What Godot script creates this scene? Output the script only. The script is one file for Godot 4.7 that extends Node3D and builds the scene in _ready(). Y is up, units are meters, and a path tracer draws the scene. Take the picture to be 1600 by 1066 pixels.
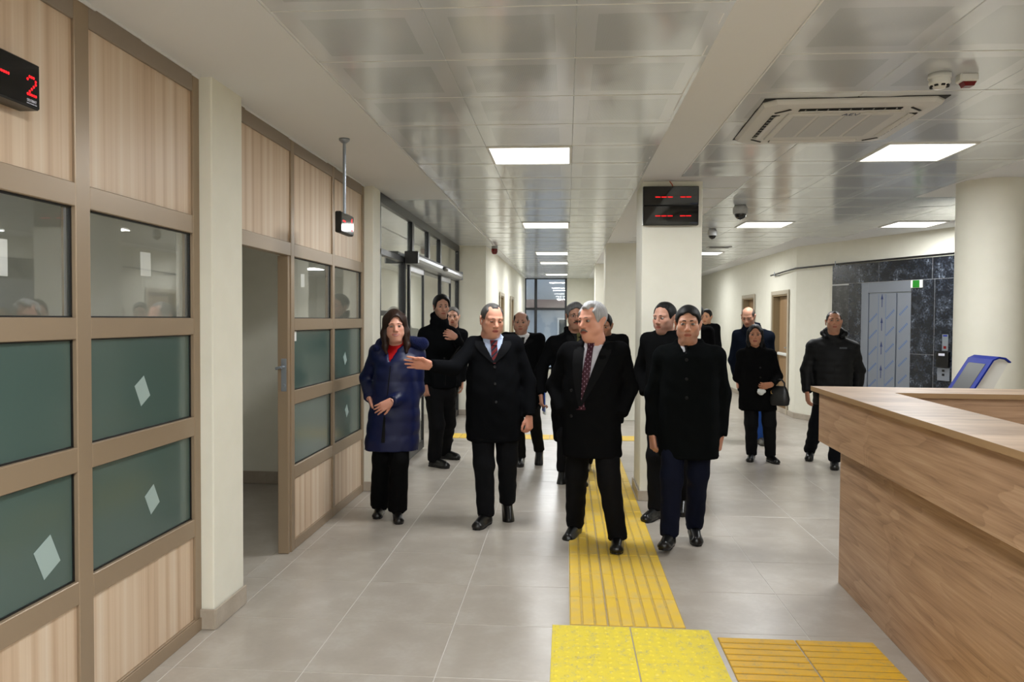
extends Node3D
# A clinic hall: glazed partitions on the left, a corridor ahead, a lift hall on the right, fifteen people walking in.
# Metres; x right, y up, -z into the picture; the camera stands over the origin.

const CEIL := 2.8
const LAMPS := [[-0.269, -1.5], [-0.269, -5.696], [-0.269, -9.896], [-0.269, -14.096], [-0.269, -16.496], [-0.269, -20.696], [2.45, -1.5], [2.45, -5.696], [2.45, -9.896], [4.25, -9.896], [2.45, -14.096], [2.45, -18.296], [-0.269, 1.5], [0.93, 0.3], [-0.269, 0.3], [2.45, 1.5], [-3.0, -9.3], [-2.5, -5.3]]  # side room, lobby and two near-camera panels are unseen, added for brightness
var M := {}
var font: SystemFont
var rng := RandomNumberGenerator.new()


func _ready() -> void:
	var cam := Camera3D.new()
	cam.name = "camera"
	cam.fov = 2.0 * rad_to_deg(atan(533.0 / 1209.0))
	cam.position = Vector3(0, 1.594, 0)
	cam.rotation = Vector3(-0.0283, 0.07, 0.006)
	cam.near = 0.05
	cam.far = 100.0
	add_child(cam)
	cam.current = true
	var env := Environment.new()
	env.background_mode = Environment.BG_SKY
	var sky := Sky.new()
	var sm := ProceduralSkyMaterial.new()
	sm.sky_top_color = Color(0.60, 0.64, 0.68)
	sm.sky_horizon_color = Color(0.74, 0.77, 0.80)
	sm.ground_bottom_color = Color(0.4, 0.42, 0.45)
	sm.ground_horizon_color = Color(0.6, 0.64, 0.7)
	sky.sky_material = sm
	env.sky = sky
	env.background_energy_multiplier = 2.2
	env.tonemap_mode = Environment.TONE_MAPPER_LINEAR
	env.tonemap_exposure = 1.1
	env.sdfgi_enabled = true
	env.ssao_enabled = true
	env.ssil_enabled = true
	var we := WorldEnvironment.new()
	we.name = "world_environment"
	we.environment = env
	add_child(we)
	for p in LAMPS:
		area_light(Vector3(p[0], CEIL - 0.035, p[1]), Vector2(0.56, 0.56), 0.2 if p[0] < -2.0 and p[1] > -6.0 else 3.5)  # the weak energy belongs to the added side room panel
	rng.seed = 7
	font = SystemFont.new()
	font.font_names = PackedStringArray(["Droid Sans"])
	make_materials()
	build_shell()
	build_ceiling()
	build_floor()
	build_partitions()
	build_entrance()
	build_corridor_end()
	build_lift_hall()
	build_counter()
	build_fittings()
	build_people()


func area_light(at: Vector3, size: Vector2, energy: float) -> void:
	var l := AreaLight3D.new()
	l.name = "panel_light"
	l.area_size = size
	l.light_color = Color(0.985, 0.995, 1.0)
	l.light_energy = energy
	l.shadow_enabled = true
	l.set("area_range", 40.0)
	l.position = at
	l.rotation.x = -PI / 2
	add_child(l, true)


# ---------------------------------------------------------------- mesh building
class MB:
	var v := PackedVector3Array()
	var n := PackedVector3Array()
	var t := PackedVector2Array()
	var c := PackedColorArray()
	var i := PackedInt32Array()
	var col := Color.WHITE
	var xf := Transform3D.IDENTITY

	func vert(p: Vector3, nn: Vector3, uv := Vector2.ZERO) -> int:
		v.append(xf * p)
		n.append((xf.basis * nn).normalized())
		t.append(uv)
		c.append(col)
		return v.size() - 1

	func tri(a: Vector3, b: Vector3, d: Vector3) -> void:
		var nn := (b - a).cross(d - a).normalized()
		var k := vert(a, nn)
		vert(b, nn)
		vert(d, nn)
		i.append_array([k, k + 2, k + 1])

	func quad(a: Vector3, b: Vector3, d: Vector3, e: Vector3, ua := Vector2(0, 1), ub := Vector2(1, 1), ud := Vector2(1, 0), ue := Vector2(0, 0)) -> void:
		var nn := (b - a).cross(d - a).normalized()
		var k := vert(a, nn, ua)
		vert(b, nn, ub)
		vert(d, nn, ud)
		vert(e, nn, ue)
		i.append_array([k, k + 2, k + 1, k, k + 3, k + 2])

	func box(lo: Vector3, hi: Vector3, b := 0.0) -> void:
		b = minf(b, 0.45 * minf(hi.x - lo.x, minf(hi.y - lo.y, hi.z - lo.z)))
		var mid := (lo + hi) / 2
		var h := (hi - lo) / 2
		for ax in 3:
			var u := (ax + 1) % 3
			var w := (ax + 2) % 3
			for s in [-1.0, 1.0]:
				var q := []
				for k in [[-1, -1], [1, -1], [1, 1], [-1, 1]]:
					var p := Vector3.ZERO
					p[ax] = s * h[ax]
					p[u] = k[0] * (h[u] - b)
					p[w] = k[1] * (h[w] - b)
					q.append(mid + p)
				if s > 0:
					quad(q[0], q[1], q[2], q[3])
				else:
					quad(q[3], q[2], q[1], q[0])
		if b <= 0.0:
			return
		for ax in 3:
			var u := (ax + 1) % 3
			var w := (ax + 2) % 3
			for su in [-1.0, 1.0]:
				for sw in [-1.0, 1.0]:
					var q := []
					for k in [[-1, 0], [1, 0], [1, 1], [-1, 1]]:
						var p := Vector3.ZERO
						p[ax] = k[0] * (h[ax] - b)
						p[u] = su * (h[u] - (b if k[1] == 1 else 0.0))
						p[w] = sw * (h[w] - (0.0 if k[1] == 1 else b))
						q.append(mid + p)
					if su * sw > 0:
						quad(q[0], q[1], q[2], q[3])
					else:
						quad(q[3], q[2], q[1], q[0])
		for sx in [-1.0, 1.0]:
			for sy in [-1.0, 1.0]:
				for sz in [-1.0, 1.0]:
					var a := mid + Vector3(sx * h.x, sy * (h.y - b), sz * (h.z - b))
					var d := mid + Vector3(sx * (h.x - b), sy * h.y, sz * (h.z - b))
					var e := mid + Vector3(sx * (h.x - b), sy * (h.y - b), sz * h.z)
					if sx * sy * sz > 0:
						tri(a, d, e)
					else:
						tri(a, e, d)

	# a smooth surface through rows of points; each row runs counter-clockwise seen from the end of the rows
	func grid(rows: Array, closed := true, cap0 := false, cap1 := false, flip := false) -> void:
		var m: int = rows[0].size()
		var r: int = rows.size()
		var k0 := v.size()
		for a in r:
			for b in m:
				var pu: Vector3 = rows[a][(b + 1) % m if closed else mini(b + 1, m - 1)] - rows[a][(b + m - 1) % m if closed else maxi(b - 1, 0)]
				var pw: Vector3 = rows[mini(a + 1, r - 1)][b] - rows[maxi(a - 1, 0)][b]
				var nn := pu.cross(pw)
				if flip:
					nn = -nn
				vert(rows[a][b], nn if nn.length() > 1e-12 else Vector3.UP, Vector2(float(b) / m, float(a) / r))
		for a in r - 1:
			for b in (m if closed else m - 1):
				var b2 := (b + 1) % m
				var q := [k0 + a * m + b, k0 + a * m + b2, k0 + (a + 1) * m + b2, k0 + (a + 1) * m + b]
				if flip:
					i.append_array([q[0], q[1], q[2], q[0], q[2], q[3]])
				else:
					i.append_array([q[0], q[2], q[1], q[0], q[3], q[2]])
		for e in 2:
			if not (cap0 if e == 0 else cap1):
				continue
			var row: PackedVector3Array = rows[0] if e == 0 else rows[r - 1]
			var mid := Vector3.ZERO
			for p in row:
				mid += p
			mid /= m
			for b in m:
				if (e == 0) != flip:
					tri(mid, row[(b + 1) % m], row[b])
				else:
					tri(mid, row[b], row[(b + 1) % m])

	# round profile [[radius, height], ...] turned about an axis through at
	func lathe(at: Vector3, prof: Array, seg := 20, axis := Vector3.UP, caps := true) -> void:
		var bx := axis.normalized()
		var u := bx.cross(Vector3.RIGHT if absf(bx.x) < 0.9 else Vector3.BACK).normalized()
		var w := bx.cross(u)
		var rows := []
		for p in prof:
			var row := PackedVector3Array()
			for s in seg:
				var a := TAU * s / seg
				row.append(at + bx * p[1] + (u * cos(a) + w * sin(a)) * p[0])
			rows.append(row)
		grid(rows, true, caps, caps)

	func cyl(a: Vector3, b: Vector3, r: float, seg := 16, r2 := -1.0) -> void:
		var d := (b - a).length()
		lathe(a, [[r, 0.0], [r2 if r2 >= 0 else r, d]], seg, b - a)

	func tube(pts: Array, r: float, seg := 10, r2 := -1.0, sx := 1.0, side := Vector3.ZERO) -> void:
		var rows := []
		var m := pts.size()
		for k in m:
			var d: Vector3 = (pts[mini(k + 1, m - 1)] - pts[maxi(k - 1, 0)]).normalized()
			var u := d.cross(Vector3.UP if absf(d.y) < 0.95 else Vector3.RIGHT).normalized()
			if side != Vector3.ZERO:
				u = (side - d * side.dot(d)).normalized()
			var w := d.cross(u)
			var rr := r if r2 < 0 else lerpf(r, r2, float(k) / (m - 1))
			var row := PackedVector3Array()
			for s in seg:
				var a := TAU * s / seg
				row.append(pts[k] + u * cos(a) * rr * sx + w * sin(a) * rr)
			rows.append(row)
		grid(rows, true, true, true)

	func ball(at: Vector3, r: Vector3, seg := 14, rings := 9) -> void:
		var rows := []
		for a in rings + 1:
			var f := PI * a / rings - PI / 2
			var row := PackedVector3Array()
			for s in seg:
				var g := TAU * s / seg
				row.append(at + Vector3(sin(g) * cos(f) * r.x, sin(f) * r.y, cos(g) * cos(f) * r.z))
			rows.append(row)
		grid(rows, true)

	# outline (counter-clockwise in x, y) pushed from z0 to z1
	func prism(pts: Array, z0: float, z1: float) -> void:
		var flat := PackedVector2Array()
		for p in pts:
			flat.append(p)
		if Geometry2D.is_polygon_clockwise(flat):
			flat.reverse()
		var id := Geometry2D.triangulate_polygon(flat)
		for k in range(0, id.size(), 3):
			var a := flat[id[k]]
			var b := flat[id[k + 1]]
			var d := flat[id[k + 2]]
			if (b - a).cross(d - a) < 0:
				var sw := b
				b = d
				d = sw
			tri(Vector3(a.x, a.y, z1), Vector3(b.x, b.y, z1), Vector3(d.x, d.y, z1))
			tri(Vector3(a.x, a.y, z0), Vector3(d.x, d.y, z0), Vector3(b.x, b.y, z0))
		for k in flat.size():
			var a := flat[k]
			var b := flat[(k + 1) % flat.size()]
			quad(Vector3(a.x, a.y, z1), Vector3(a.x, a.y, z0), Vector3(b.x, b.y, z0), Vector3(b.x, b.y, z1))

	func raw(vv: PackedVector3Array, nn: PackedVector3Array, ii: PackedInt32Array, cc := PackedColorArray()) -> void:
		var k := v.size()
		v.append_array(vv)
		n.append_array(nn)
		if cc.size() == vv.size():
			c.append_array(cc)
		else:
			for q in vv.size():
				c.append(col)
		for q in vv.size():
			t.append(Vector2.ZERO)
		for q in ii:
			i.append(q + k)

	func mesh() -> ArrayMesh:
		var a := []
		a.resize(Mesh.ARRAY_MAX)
		a[Mesh.ARRAY_VERTEX] = v
		a[Mesh.ARRAY_NORMAL] = n
		a[Mesh.ARRAY_TEX_UV] = t
		a[Mesh.ARRAY_COLOR] = c
		a[Mesh.ARRAY_INDEX] = i
		var m := ArrayMesh.new()
		m.add_surface_from_arrays(Mesh.PRIMITIVE_TRIANGLES, a)
		return m


func put(called: String, shape, mat: Material, parent: Node3D = null) -> MeshInstance3D:
	var o := MeshInstance3D.new()
	o.name = called
	o.mesh = shape.mesh() if shape is MB else shape
	o.material_override = mat
	o.cast_shadow = GeometryInstance3D.SHADOW_CASTING_SETTING_ON
	(parent if parent else self).add_child(o, true)
	return o


func numbered(called: String) -> String:
	if not has_node(NodePath(called)):
		return called
	var k := 1
	while has_node(NodePath("%s_%03d" % [called, k])):
		k += 1
	return "%s_%03d" % [called, k]


func tag(o: Node, label: String, category: String, group := "", kind := "") -> void:
	if label:
		o.set_meta("label", label)
	if category:
		o.set_meta("category", category)
	if group:
		o.set_meta("group", group)
	if kind:
		o.set_meta("kind", kind)


func thing(called: String, label: String, category: String, at := Vector3.ZERO, turn := 0.0, group := "", kind := "") -> Node3D:
	var o := Node3D.new()
	o.name = numbered(called)
	add_child(o)
	o.position = at
	o.rotation.y = turn
	tag(o, label, category, group, kind)
	return o


func boxm(lo: Vector3, hi: Vector3, b := 0.0) -> MB:
	var m := MB.new()
	m.box(lo, hi, b)
	return m


func words(text: String, height: float, depth := 0.002) -> TextMesh:
	var m := TextMesh.new()
	m.text = text
	m.font = font
	m.font_size = 32
	m.pixel_size = height / 24.0
	m.depth = depth
	m.curve_step = 2.0
	return m


# ---------------------------------------------------------------- materials
func mat(c: Color, rough := 0.6, metal := 0.0, spec := 0.5) -> StandardMaterial3D:
	var m := StandardMaterial3D.new()
	m.albedo_color = c
	m.roughness = rough
	m.metallic = metal
	m.metallic_specular = spec
	return m


func vmat(rough := 0.6, spec := 0.5) -> StandardMaterial3D:
	var m := mat(Color.WHITE, rough, 0.0, spec)
	m.vertex_color_use_as_albedo = true
	return m


func glow(c: Color, e: float) -> StandardMaterial3D:
	var m := mat(c, 0.5)
	m.emission_enabled = true
	m.emission = c
	m.emission_energy_multiplier = e
	return m


func noise(freq: float, oct := 3, sd := 1) -> FastNoiseLite:
	var f := FastNoiseLite.new()
	f.noise_type = FastNoiseLite.TYPE_SIMPLEX_SMOOTH
	f.frequency = freq
	f.fractal_octaves = oct
	f.seed = sd
	return f


# wavy bands like sawn timber: rings of a warped, stretched field
func wood_grain(w: int, h: int, sd: int) -> Image:
	var a := noise(0.006, 3, sd).get_seamless_image(w / 8, h)
	a.resize(w, h, Image.INTERPOLATE_CUBIC)
	a.convert(Image.FORMAT_L8)
	var d := a.get_data()
	for k in d.size():
		var f := d[k] / 255.0 * 4.0
		d[k] = int(255.0 * pow(f - floorf(f), 0.6))
	return Image.create_from_data(w, h, false, Image.FORMAT_L8, d)


# grey picture of noise, stretched sx, sy times
func streak(w: int, h: int, sx: int, sy: int, freq: float, oct: int, sd: int) -> Image:
	var im := noise(freq, oct, sd).get_seamless_image(w / sx, h / sy)
	im.resize(w, h, Image.INTERPOLATE_CUBIC)
	im.convert(Image.FORMAT_L8)
	return im


func ramp(parts: Array, weights: Array, stops: Array, cols: Array) -> ImageTexture:
	var g := Gradient.new()
	g.offsets = PackedFloat32Array(stops)
	g.colors = PackedColorArray(cols)
	var lut := []
	for k in 256:
		lut.append(g.sample(k / 255.0))
	var w: int = parts[0].get_width()
	var h: int = parts[0].get_height()
	var data := PackedByteArray()
	data.resize(w * h * 3)
	var d := []
	for p in parts:
		d.append(p.get_data())
	var np := parts.size()
	for k in w * h:
		var s := 0.0
		for q in np:
			s += d[q][k] * weights[q]
		var cc: Color = lut[clampi(int(s), 0, 255)]
		data[k * 3] = int(cc.r * 255)
		data[k * 3 + 1] = int(cc.g * 255)
		data[k * 3 + 2] = int(cc.b * 255)
	return ImageTexture.create_from_image(Image.create_from_data(w, h, false, Image.FORMAT_RGB8, data))


func tri(m: StandardMaterial3D, tex: Texture2D, scale: Vector3, world := true, offset := Vector3.ZERO) -> StandardMaterial3D:
	m.albedo_texture = tex
	m.uv1_triplanar = true
	m.uv1_world_triplanar = world
	m.uv1_scale = scale
	m.uv1_offset = offset
	m.uv1_triplanar_sharpness = 8.0
	return m


func bump(m: StandardMaterial3D, f: FastNoiseLite, cm: float, size := 256) -> StandardMaterial3D:
	var im := f.get_seamless_image(size, size)
	m.heightmap_enabled = true
	m.heightmap_texture = ImageTexture.create_from_image(im)
	m.heightmap_scale = cm
	return m


func make_materials() -> void:
	var wall_tex := ramp([noise(0.03, 4, 3).get_seamless_image(256, 256)], [1.0], [0.0, 1.0], [Color(0.895, 0.886, 0.832), Color(0.912, 0.903, 0.852)])
	M.wall = tri(mat(Color.WHITE, 0.62, 0, 0.35), wall_tex, Vector3.ONE * 0.6)
	M.plaster = mat(Color(0.885, 0.89, 0.895), 0.75, 0, 0.3)
	M.cream = tri(mat(Color(0.97, 0.96, 0.89), 0.6, 0, 0.35), wall_tex, Vector3.ONE * 0.5)
	var pale := [Color(0.75, 0.65, 0.555), Color(0.81, 0.72, 0.625), Color(0.84, 0.765, 0.68), Color(0.865, 0.81, 0.745)]
	var pale_tex := ramp([streak(512, 256, 1, 64, 0.018, 3, 5), streak(512, 256, 1, 32, 0.09, 3, 9)], [0.72, 0.28], [0.12, 0.4, 0.62, 0.9], pale)
	M.pale_wood = tri(mat(Color(0.985, 0.975, 0.96), 0.42, 0, 0.4), pale_tex, Vector3(0.0, 0.16, 1.1))
	M.pale_wood.uv1_scale = Vector3(1.1, 0.5, 1.1)
	var oak := [Color(0.56, 0.44, 0.345), Color(0.655, 0.525, 0.415), Color(0.70, 0.57, 0.455), Color(0.755, 0.635, 0.52)]
	var oak_tex := ramp([wood_grain(1024, 512, 15), streak(1024, 512, 16, 1, 0.03, 4, 31), streak(1024, 512, 32, 1, 0.16, 2, 19)], [0.22, 0.45, 0.33], [0.2, 0.42, 0.6, 0.85], oak)
	M.oak = tri(mat(Color(1, 1, 1), 0.45, 0, 0.4), oak_tex, Vector3(0.55, 1.1, 0.55), false)
	M.oak_top = tri(mat(Color(1.0, 1.0, 1.0), 0.42, 0, 0.45), ramp([streak(512, 512, 16, 1, 0.016, 4, 15), streak(512, 512, 2, 1, 0.012, 4, 31)], [0.6, 0.4], [0.2, 0.5, 0.85], [Color(0.60, 0.50, 0.42), Color(0.70, 0.60, 0.51), Color(0.77, 0.67, 0.58)]), Vector3(0.9, 0.9, 0.9), false)
	M.oak_edge = mat(Color(0.62, 0.50, 0.36), 0.5, 0, 0.4)
	M.bronze = mat(Color(0.595, 0.52, 0.43), 0.36, 0.2, 0.5)
	M.dust_bronze = mat(Color(0.58, 0.53, 0.48), 0.6, 0.05, 0.4)
	M.gasket = mat(Color(0.03, 0.03, 0.03), 0.5)
	M.frosted = mat(Color(0.30, 0.375, 0.355), 0.16, 0, 0.55)
	M.pane = mat(Color(0.75, 0.8, 0.78, 0.06), 0.02, 0, 0.6)
	M.pane.transparency = BaseMaterial3D.TRANSPARENCY_ALPHA
	M.paper = mat(Color(0.86, 0.87, 0.86), 0.7)
	M.label_film = mat(Color(0.62, 0.70, 0.69), 0.4)
	var tile_tex := []
	for k in 4:
		tile_tex.append(ramp([noise(0.006, 4, 40 + k).get_seamless_image(512, 512), noise(0.05, 3, 60 + k).get_seamless_image(512, 512)], [0.75, 0.25], [0.15, 0.5, 0.85], [Color(0.66, 0.628, 0.588), Color(0.683, 0.652, 0.612), Color(0.72, 0.695, 0.66)]))
	M.tiles = []
	for k in 4:
		var m := tri(mat(Color(1, 1, 1), 0.27, 0, 0.5), tile_tex[k], Vector3.ONE * (0.9 + 0.11 * k))
		var rt := noise(0.012, 4, 80 + k)
		m.heightmap_enabled = false
		m.roughness_texture = ramp([rt.get_seamless_image(256, 256)], [1.0], [0.0, 1.0], [Color(0.90, 0.90, 0.90), Color(1, 1, 1)])
		m.roughness = 0.32
		M.tiles.append(m)
	M.grout = mat(Color(0.83, 0.82, 0.80), 0.8)
	M.floor_far = tri(mat(Color(1, 1, 1), 0.28, 0, 0.5), tile_tex[1], Vector3.ONE * 0.8)
	var dirt := noise(0.02, 5, 21)
	var fine := noise(0.12, 4, 22)
	M.warning = tri(mat(Color(1, 1, 1), 0.6, 0, 0.4), ramp([dirt.get_seamless_image(512, 512), fine.get_seamless_image(512, 512)], [0.55, 0.45], [0.05, 0.3, 0.42, 1.0], [Color(0.62, 0.60, 0.52), Color(0.85, 0.785, 0.40), Color(0.905, 0.825, 0.28), Color(0.92, 0.84, 0.24)]), Vector3.ONE * 1.3)
	M.guide = tri(mat(Color(1, 1, 1), 0.5, 0, 0.4), ramp([noise(0.012, 4, 25).get_seamless_image(512, 512), fine.get_seamless_image(512, 512)], [0.65, 0.35], [0.05, 0.35, 0.6, 1.0], [Color(0.80, 0.72, 0.46), Color(0.88, 0.75, 0.38), Color(0.90, 0.755, 0.28), Color(0.91, 0.765, 0.24)]), Vector3.ONE * 1.1)
	M.guide_flat = tri(mat(Color(1, 1, 1), 0.55, 0, 0.4), ramp([dirt.get_seamless_image(512, 512), fine.get_seamless_image(512, 512)], [0.5, 0.5], [0.1, 0.45, 1.0], [Color(0.66, 0.59, 0.40), Color(0.77, 0.66, 0.36), Color(0.83, 0.70, 0.28)]), Vector3.ONE * 1.2)
	M.guide_dirty = tri(mat(Color(1, 1, 1), 0.6, 0, 0.4), ramp([dirt.get_seamless_image(512, 512), fine.get_seamless_image(512, 512)], [0.5, 0.5], [0.1, 0.45, 1.0], [Color(0.56, 0.49, 0.37), Color(0.70, 0.58, 0.34), Color(0.79, 0.63, 0.27)]), Vector3.ONE * 1.2)
	M.guide_deep = tri(mat(Color(1, 1, 1), 0.5, 0, 0.4), ramp([dirt.get_seamless_image(512, 512), fine.get_seamless_image(512, 512)], [0.6, 0.4], [0.05, 0.35, 0.6, 1.0], [Color(0.70, 0.60, 0.42), Color(0.87, 0.70, 0.28), Color(0.90, 0.71, 0.20), Color(0.91, 0.73, 0.20)]), Vector3.ONE * 1.2)
	# perforated metal ceiling panel: a field of small holes in the middle
	var im := Image.create(1024, 1024, false, Image.FORMAT_RGB8)
	im.fill(Color(0.855, 0.875, 0.895))
	var hole := Image.create(8, 8, false, Image.FORMAT_RGB8)
	hole.fill(Color(0.855, 0.875, 0.895))
	for y in 8:
		for x in 8:
			var d := Vector2(x - 3.5, y - 3.5).length()
			hole.set_pixel(x, y, Color(0.855, 0.875, 0.895).lerp(Color(0.69, 0.71, 0.73), clampf(3.1 - d, 0.0, 1.0)))
	for y in 92:
		for x in 92:
			im.blit_rect(hole, Rect2i(0, 0, 8, 8), Vector2i(144 + x * 8, 144 + y * 8))
	M.ceiling_panel = mat(Color(1, 1, 1), 0.15, 0.15, 0.6)
	M.ceiling_panel.albedo_texture = ImageTexture.create_from_image(im)
	M.panel_plain = mat(Color(0.855, 0.875, 0.895), 0.15, 0.15, 0.6)
	M.lamp = glow(Color(1.0, 0.99, 0.96), 3.0)
	M.added_lamp_dim = glow(Color(1.0, 0.99, 0.96), 0.6)  # diffuser of the panel added in the unseen side room ceiling
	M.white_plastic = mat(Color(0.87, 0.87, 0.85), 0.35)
	M.grey_plastic = mat(Color(0.70, 0.70, 0.70), 0.45)
	M.black_plastic = mat(Color(0.025, 0.025, 0.028), 0.3)
	M.black_gloss = mat(Color(0.012, 0.012, 0.018), 0.06, 0, 0.6)
	M.dark = mat(Color(0.03, 0.03, 0.03), 0.7)
	M.led = glow(Color(1.0, 0.04, 0.09), 1.5)
	M.blue_print = mat(Color(0.08, 0.16, 0.32), 0.5)
	M.white_print = mat(Color(0.8, 0.8, 0.85), 0.5)
	M.anthracite = mat(Color(0.095, 0.105, 0.125), 0.35, 0.1, 0.5)
	M.silver = mat(Color(0.66, 0.67, 0.69), 0.32, 0.75, 0.5)
	M.chrome = mat(Color(0.75, 0.75, 0.76), 0.15, 0.9)
	M.door_wood = tri(mat(Color(0.70, 0.63, 0.52), 0.45), pale_tex, Vector3(1.0, 0.4, 1.0))
	M.door_frame = mat(Color(0.58, 0.51, 0.39), 0.5)
	M.door_trim = mat(Color(0.70, 0.66, 0.585), 0.5)
	M.skirting = tri(mat(Color(0.98, 0.96, 0.93), 0.4), tile_tex[2], Vector3.ONE * 1.5)
	M.red = mat(Color(0.42, 0.02, 0.02), 0.25)
	M.orange = mat(Color(0.80, 0.30, 0.12), 0.5)
	var gran := ramp([noise(0.012, 5, 71).get_seamless_image(512, 512), noise(0.07, 4, 73).get_seamless_image(512, 512)], [0.55, 0.45], [0.2, 0.5, 0.68, 0.86], [Color(0.055, 0.065, 0.085), Color(0.115, 0.13, 0.16), Color(0.215, 0.235, 0.27), Color(0.54, 0.58, 0.63)])
	M.granite = tri(mat(Color(1, 1, 1), 0.22, 0, 0.5), gran, Vector3.ONE * 0.8)
	var gran2 := ramp([noise(0.012, 5, 71).get_seamless_image(512, 512), noise(0.07, 4, 73).get_seamless_image(512, 512)], [0.55, 0.45], [0.2, 0.55, 0.9], [Color(0.13, 0.135, 0.14), Color(0.19, 0.195, 0.2), Color(0.36, 0.37, 0.38)])
	M.granite_grey = tri(mat(Color(1, 1, 1), 0.25, 0, 0.5), gran2, Vector3.ONE * 0.9, true, Vector3(0.3, 0.2, 0.5))
	M.film = mat(Color(0.50, 0.52, 0.555), 0.4, 0.3, 0.4)
	M.film_line = mat(Color(0.33, 0.42, 0.56), 0.5)
	M.film_text = mat(Color(0.32, 0.41, 0.57), 0.5)
	M.film_ink = mat(Color(0.10, 0.18, 0.38), 0.5)
	M.steel = mat(Color(0.60, 0.63, 0.67), 0.3, 0.7)
	M.green = glow(Color(0.07, 0.42, 0.07), 0.25)
	M.blue = mat(Color(0.06, 0.15, 0.52), 0.5, 0, 0.3)
	M.screen = mat(Color(0.25, 0.255, 0.26), 0.4, 0, 0.35)
	M.ac = mat(Color(0.80, 0.795, 0.78), 0.4)
	M.ac_grille = mat(Color(0.72, 0.725, 0.73), 0.5)
	M.snow = mat(Color(0.80, 0.83, 0.88), 0.9)
	M.facade = mat(Color(0.66, 0.69, 0.715), 0.8)
	M.facade_red = mat(Color(0.50, 0.40, 0.38), 0.8)


# ---------------------------------------------------------------- the shell
func struct(called: String, shape, m: Material, label: String, category: String) -> MeshInstance3D:
	var o := MeshInstance3D.new()
	o.name = numbered(called)
	o.mesh = shape.mesh() if shape is MB else shape
	o.material_override = m
	add_child(o)
	tag(o, label, category, "", "structure")
	return o


func wall_between(called: String, a: Vector2, b: Vector2, thick: float, label: String, holes := []) -> MeshInstance3D:
	# inner face from a to b (x, z); the thickness lies behind that face; holes are door openings [from, to, height]
	var d := b - a
	var z0 := minf(thick, 0.0)
	var z1 := maxf(thick, 0.0)
	var m := MB.new()
	var s := 0.0
	for h in holes:
		m.box(Vector3(s, -0.05, z0), Vector3(h[0], CEIL + 0.05, z1))
		m.box(Vector3(h[0], h[2], z0), Vector3(h[1], CEIL + 0.05, z1))
		s = h[1]
	m.box(Vector3(s, -0.05, z0), Vector3(d.length(), CEIL + 0.05, z1))
	var o := struct(called, m, M.wall, label, "wall")
	o.position = Vector3(a.x, 0, a.y)
	o.rotation.y = -atan2(d.y, d.x)
	return o


const LIFT_A := Vector2(3.74, -12.95)
const LT := [0.847, 1.18, 1.428, 2.318, 2.688, 3.05, 2.327, 2.51, 2.764, 2.949]
const LIFT_DIR := Vector2(0.402, 0.916)


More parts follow.
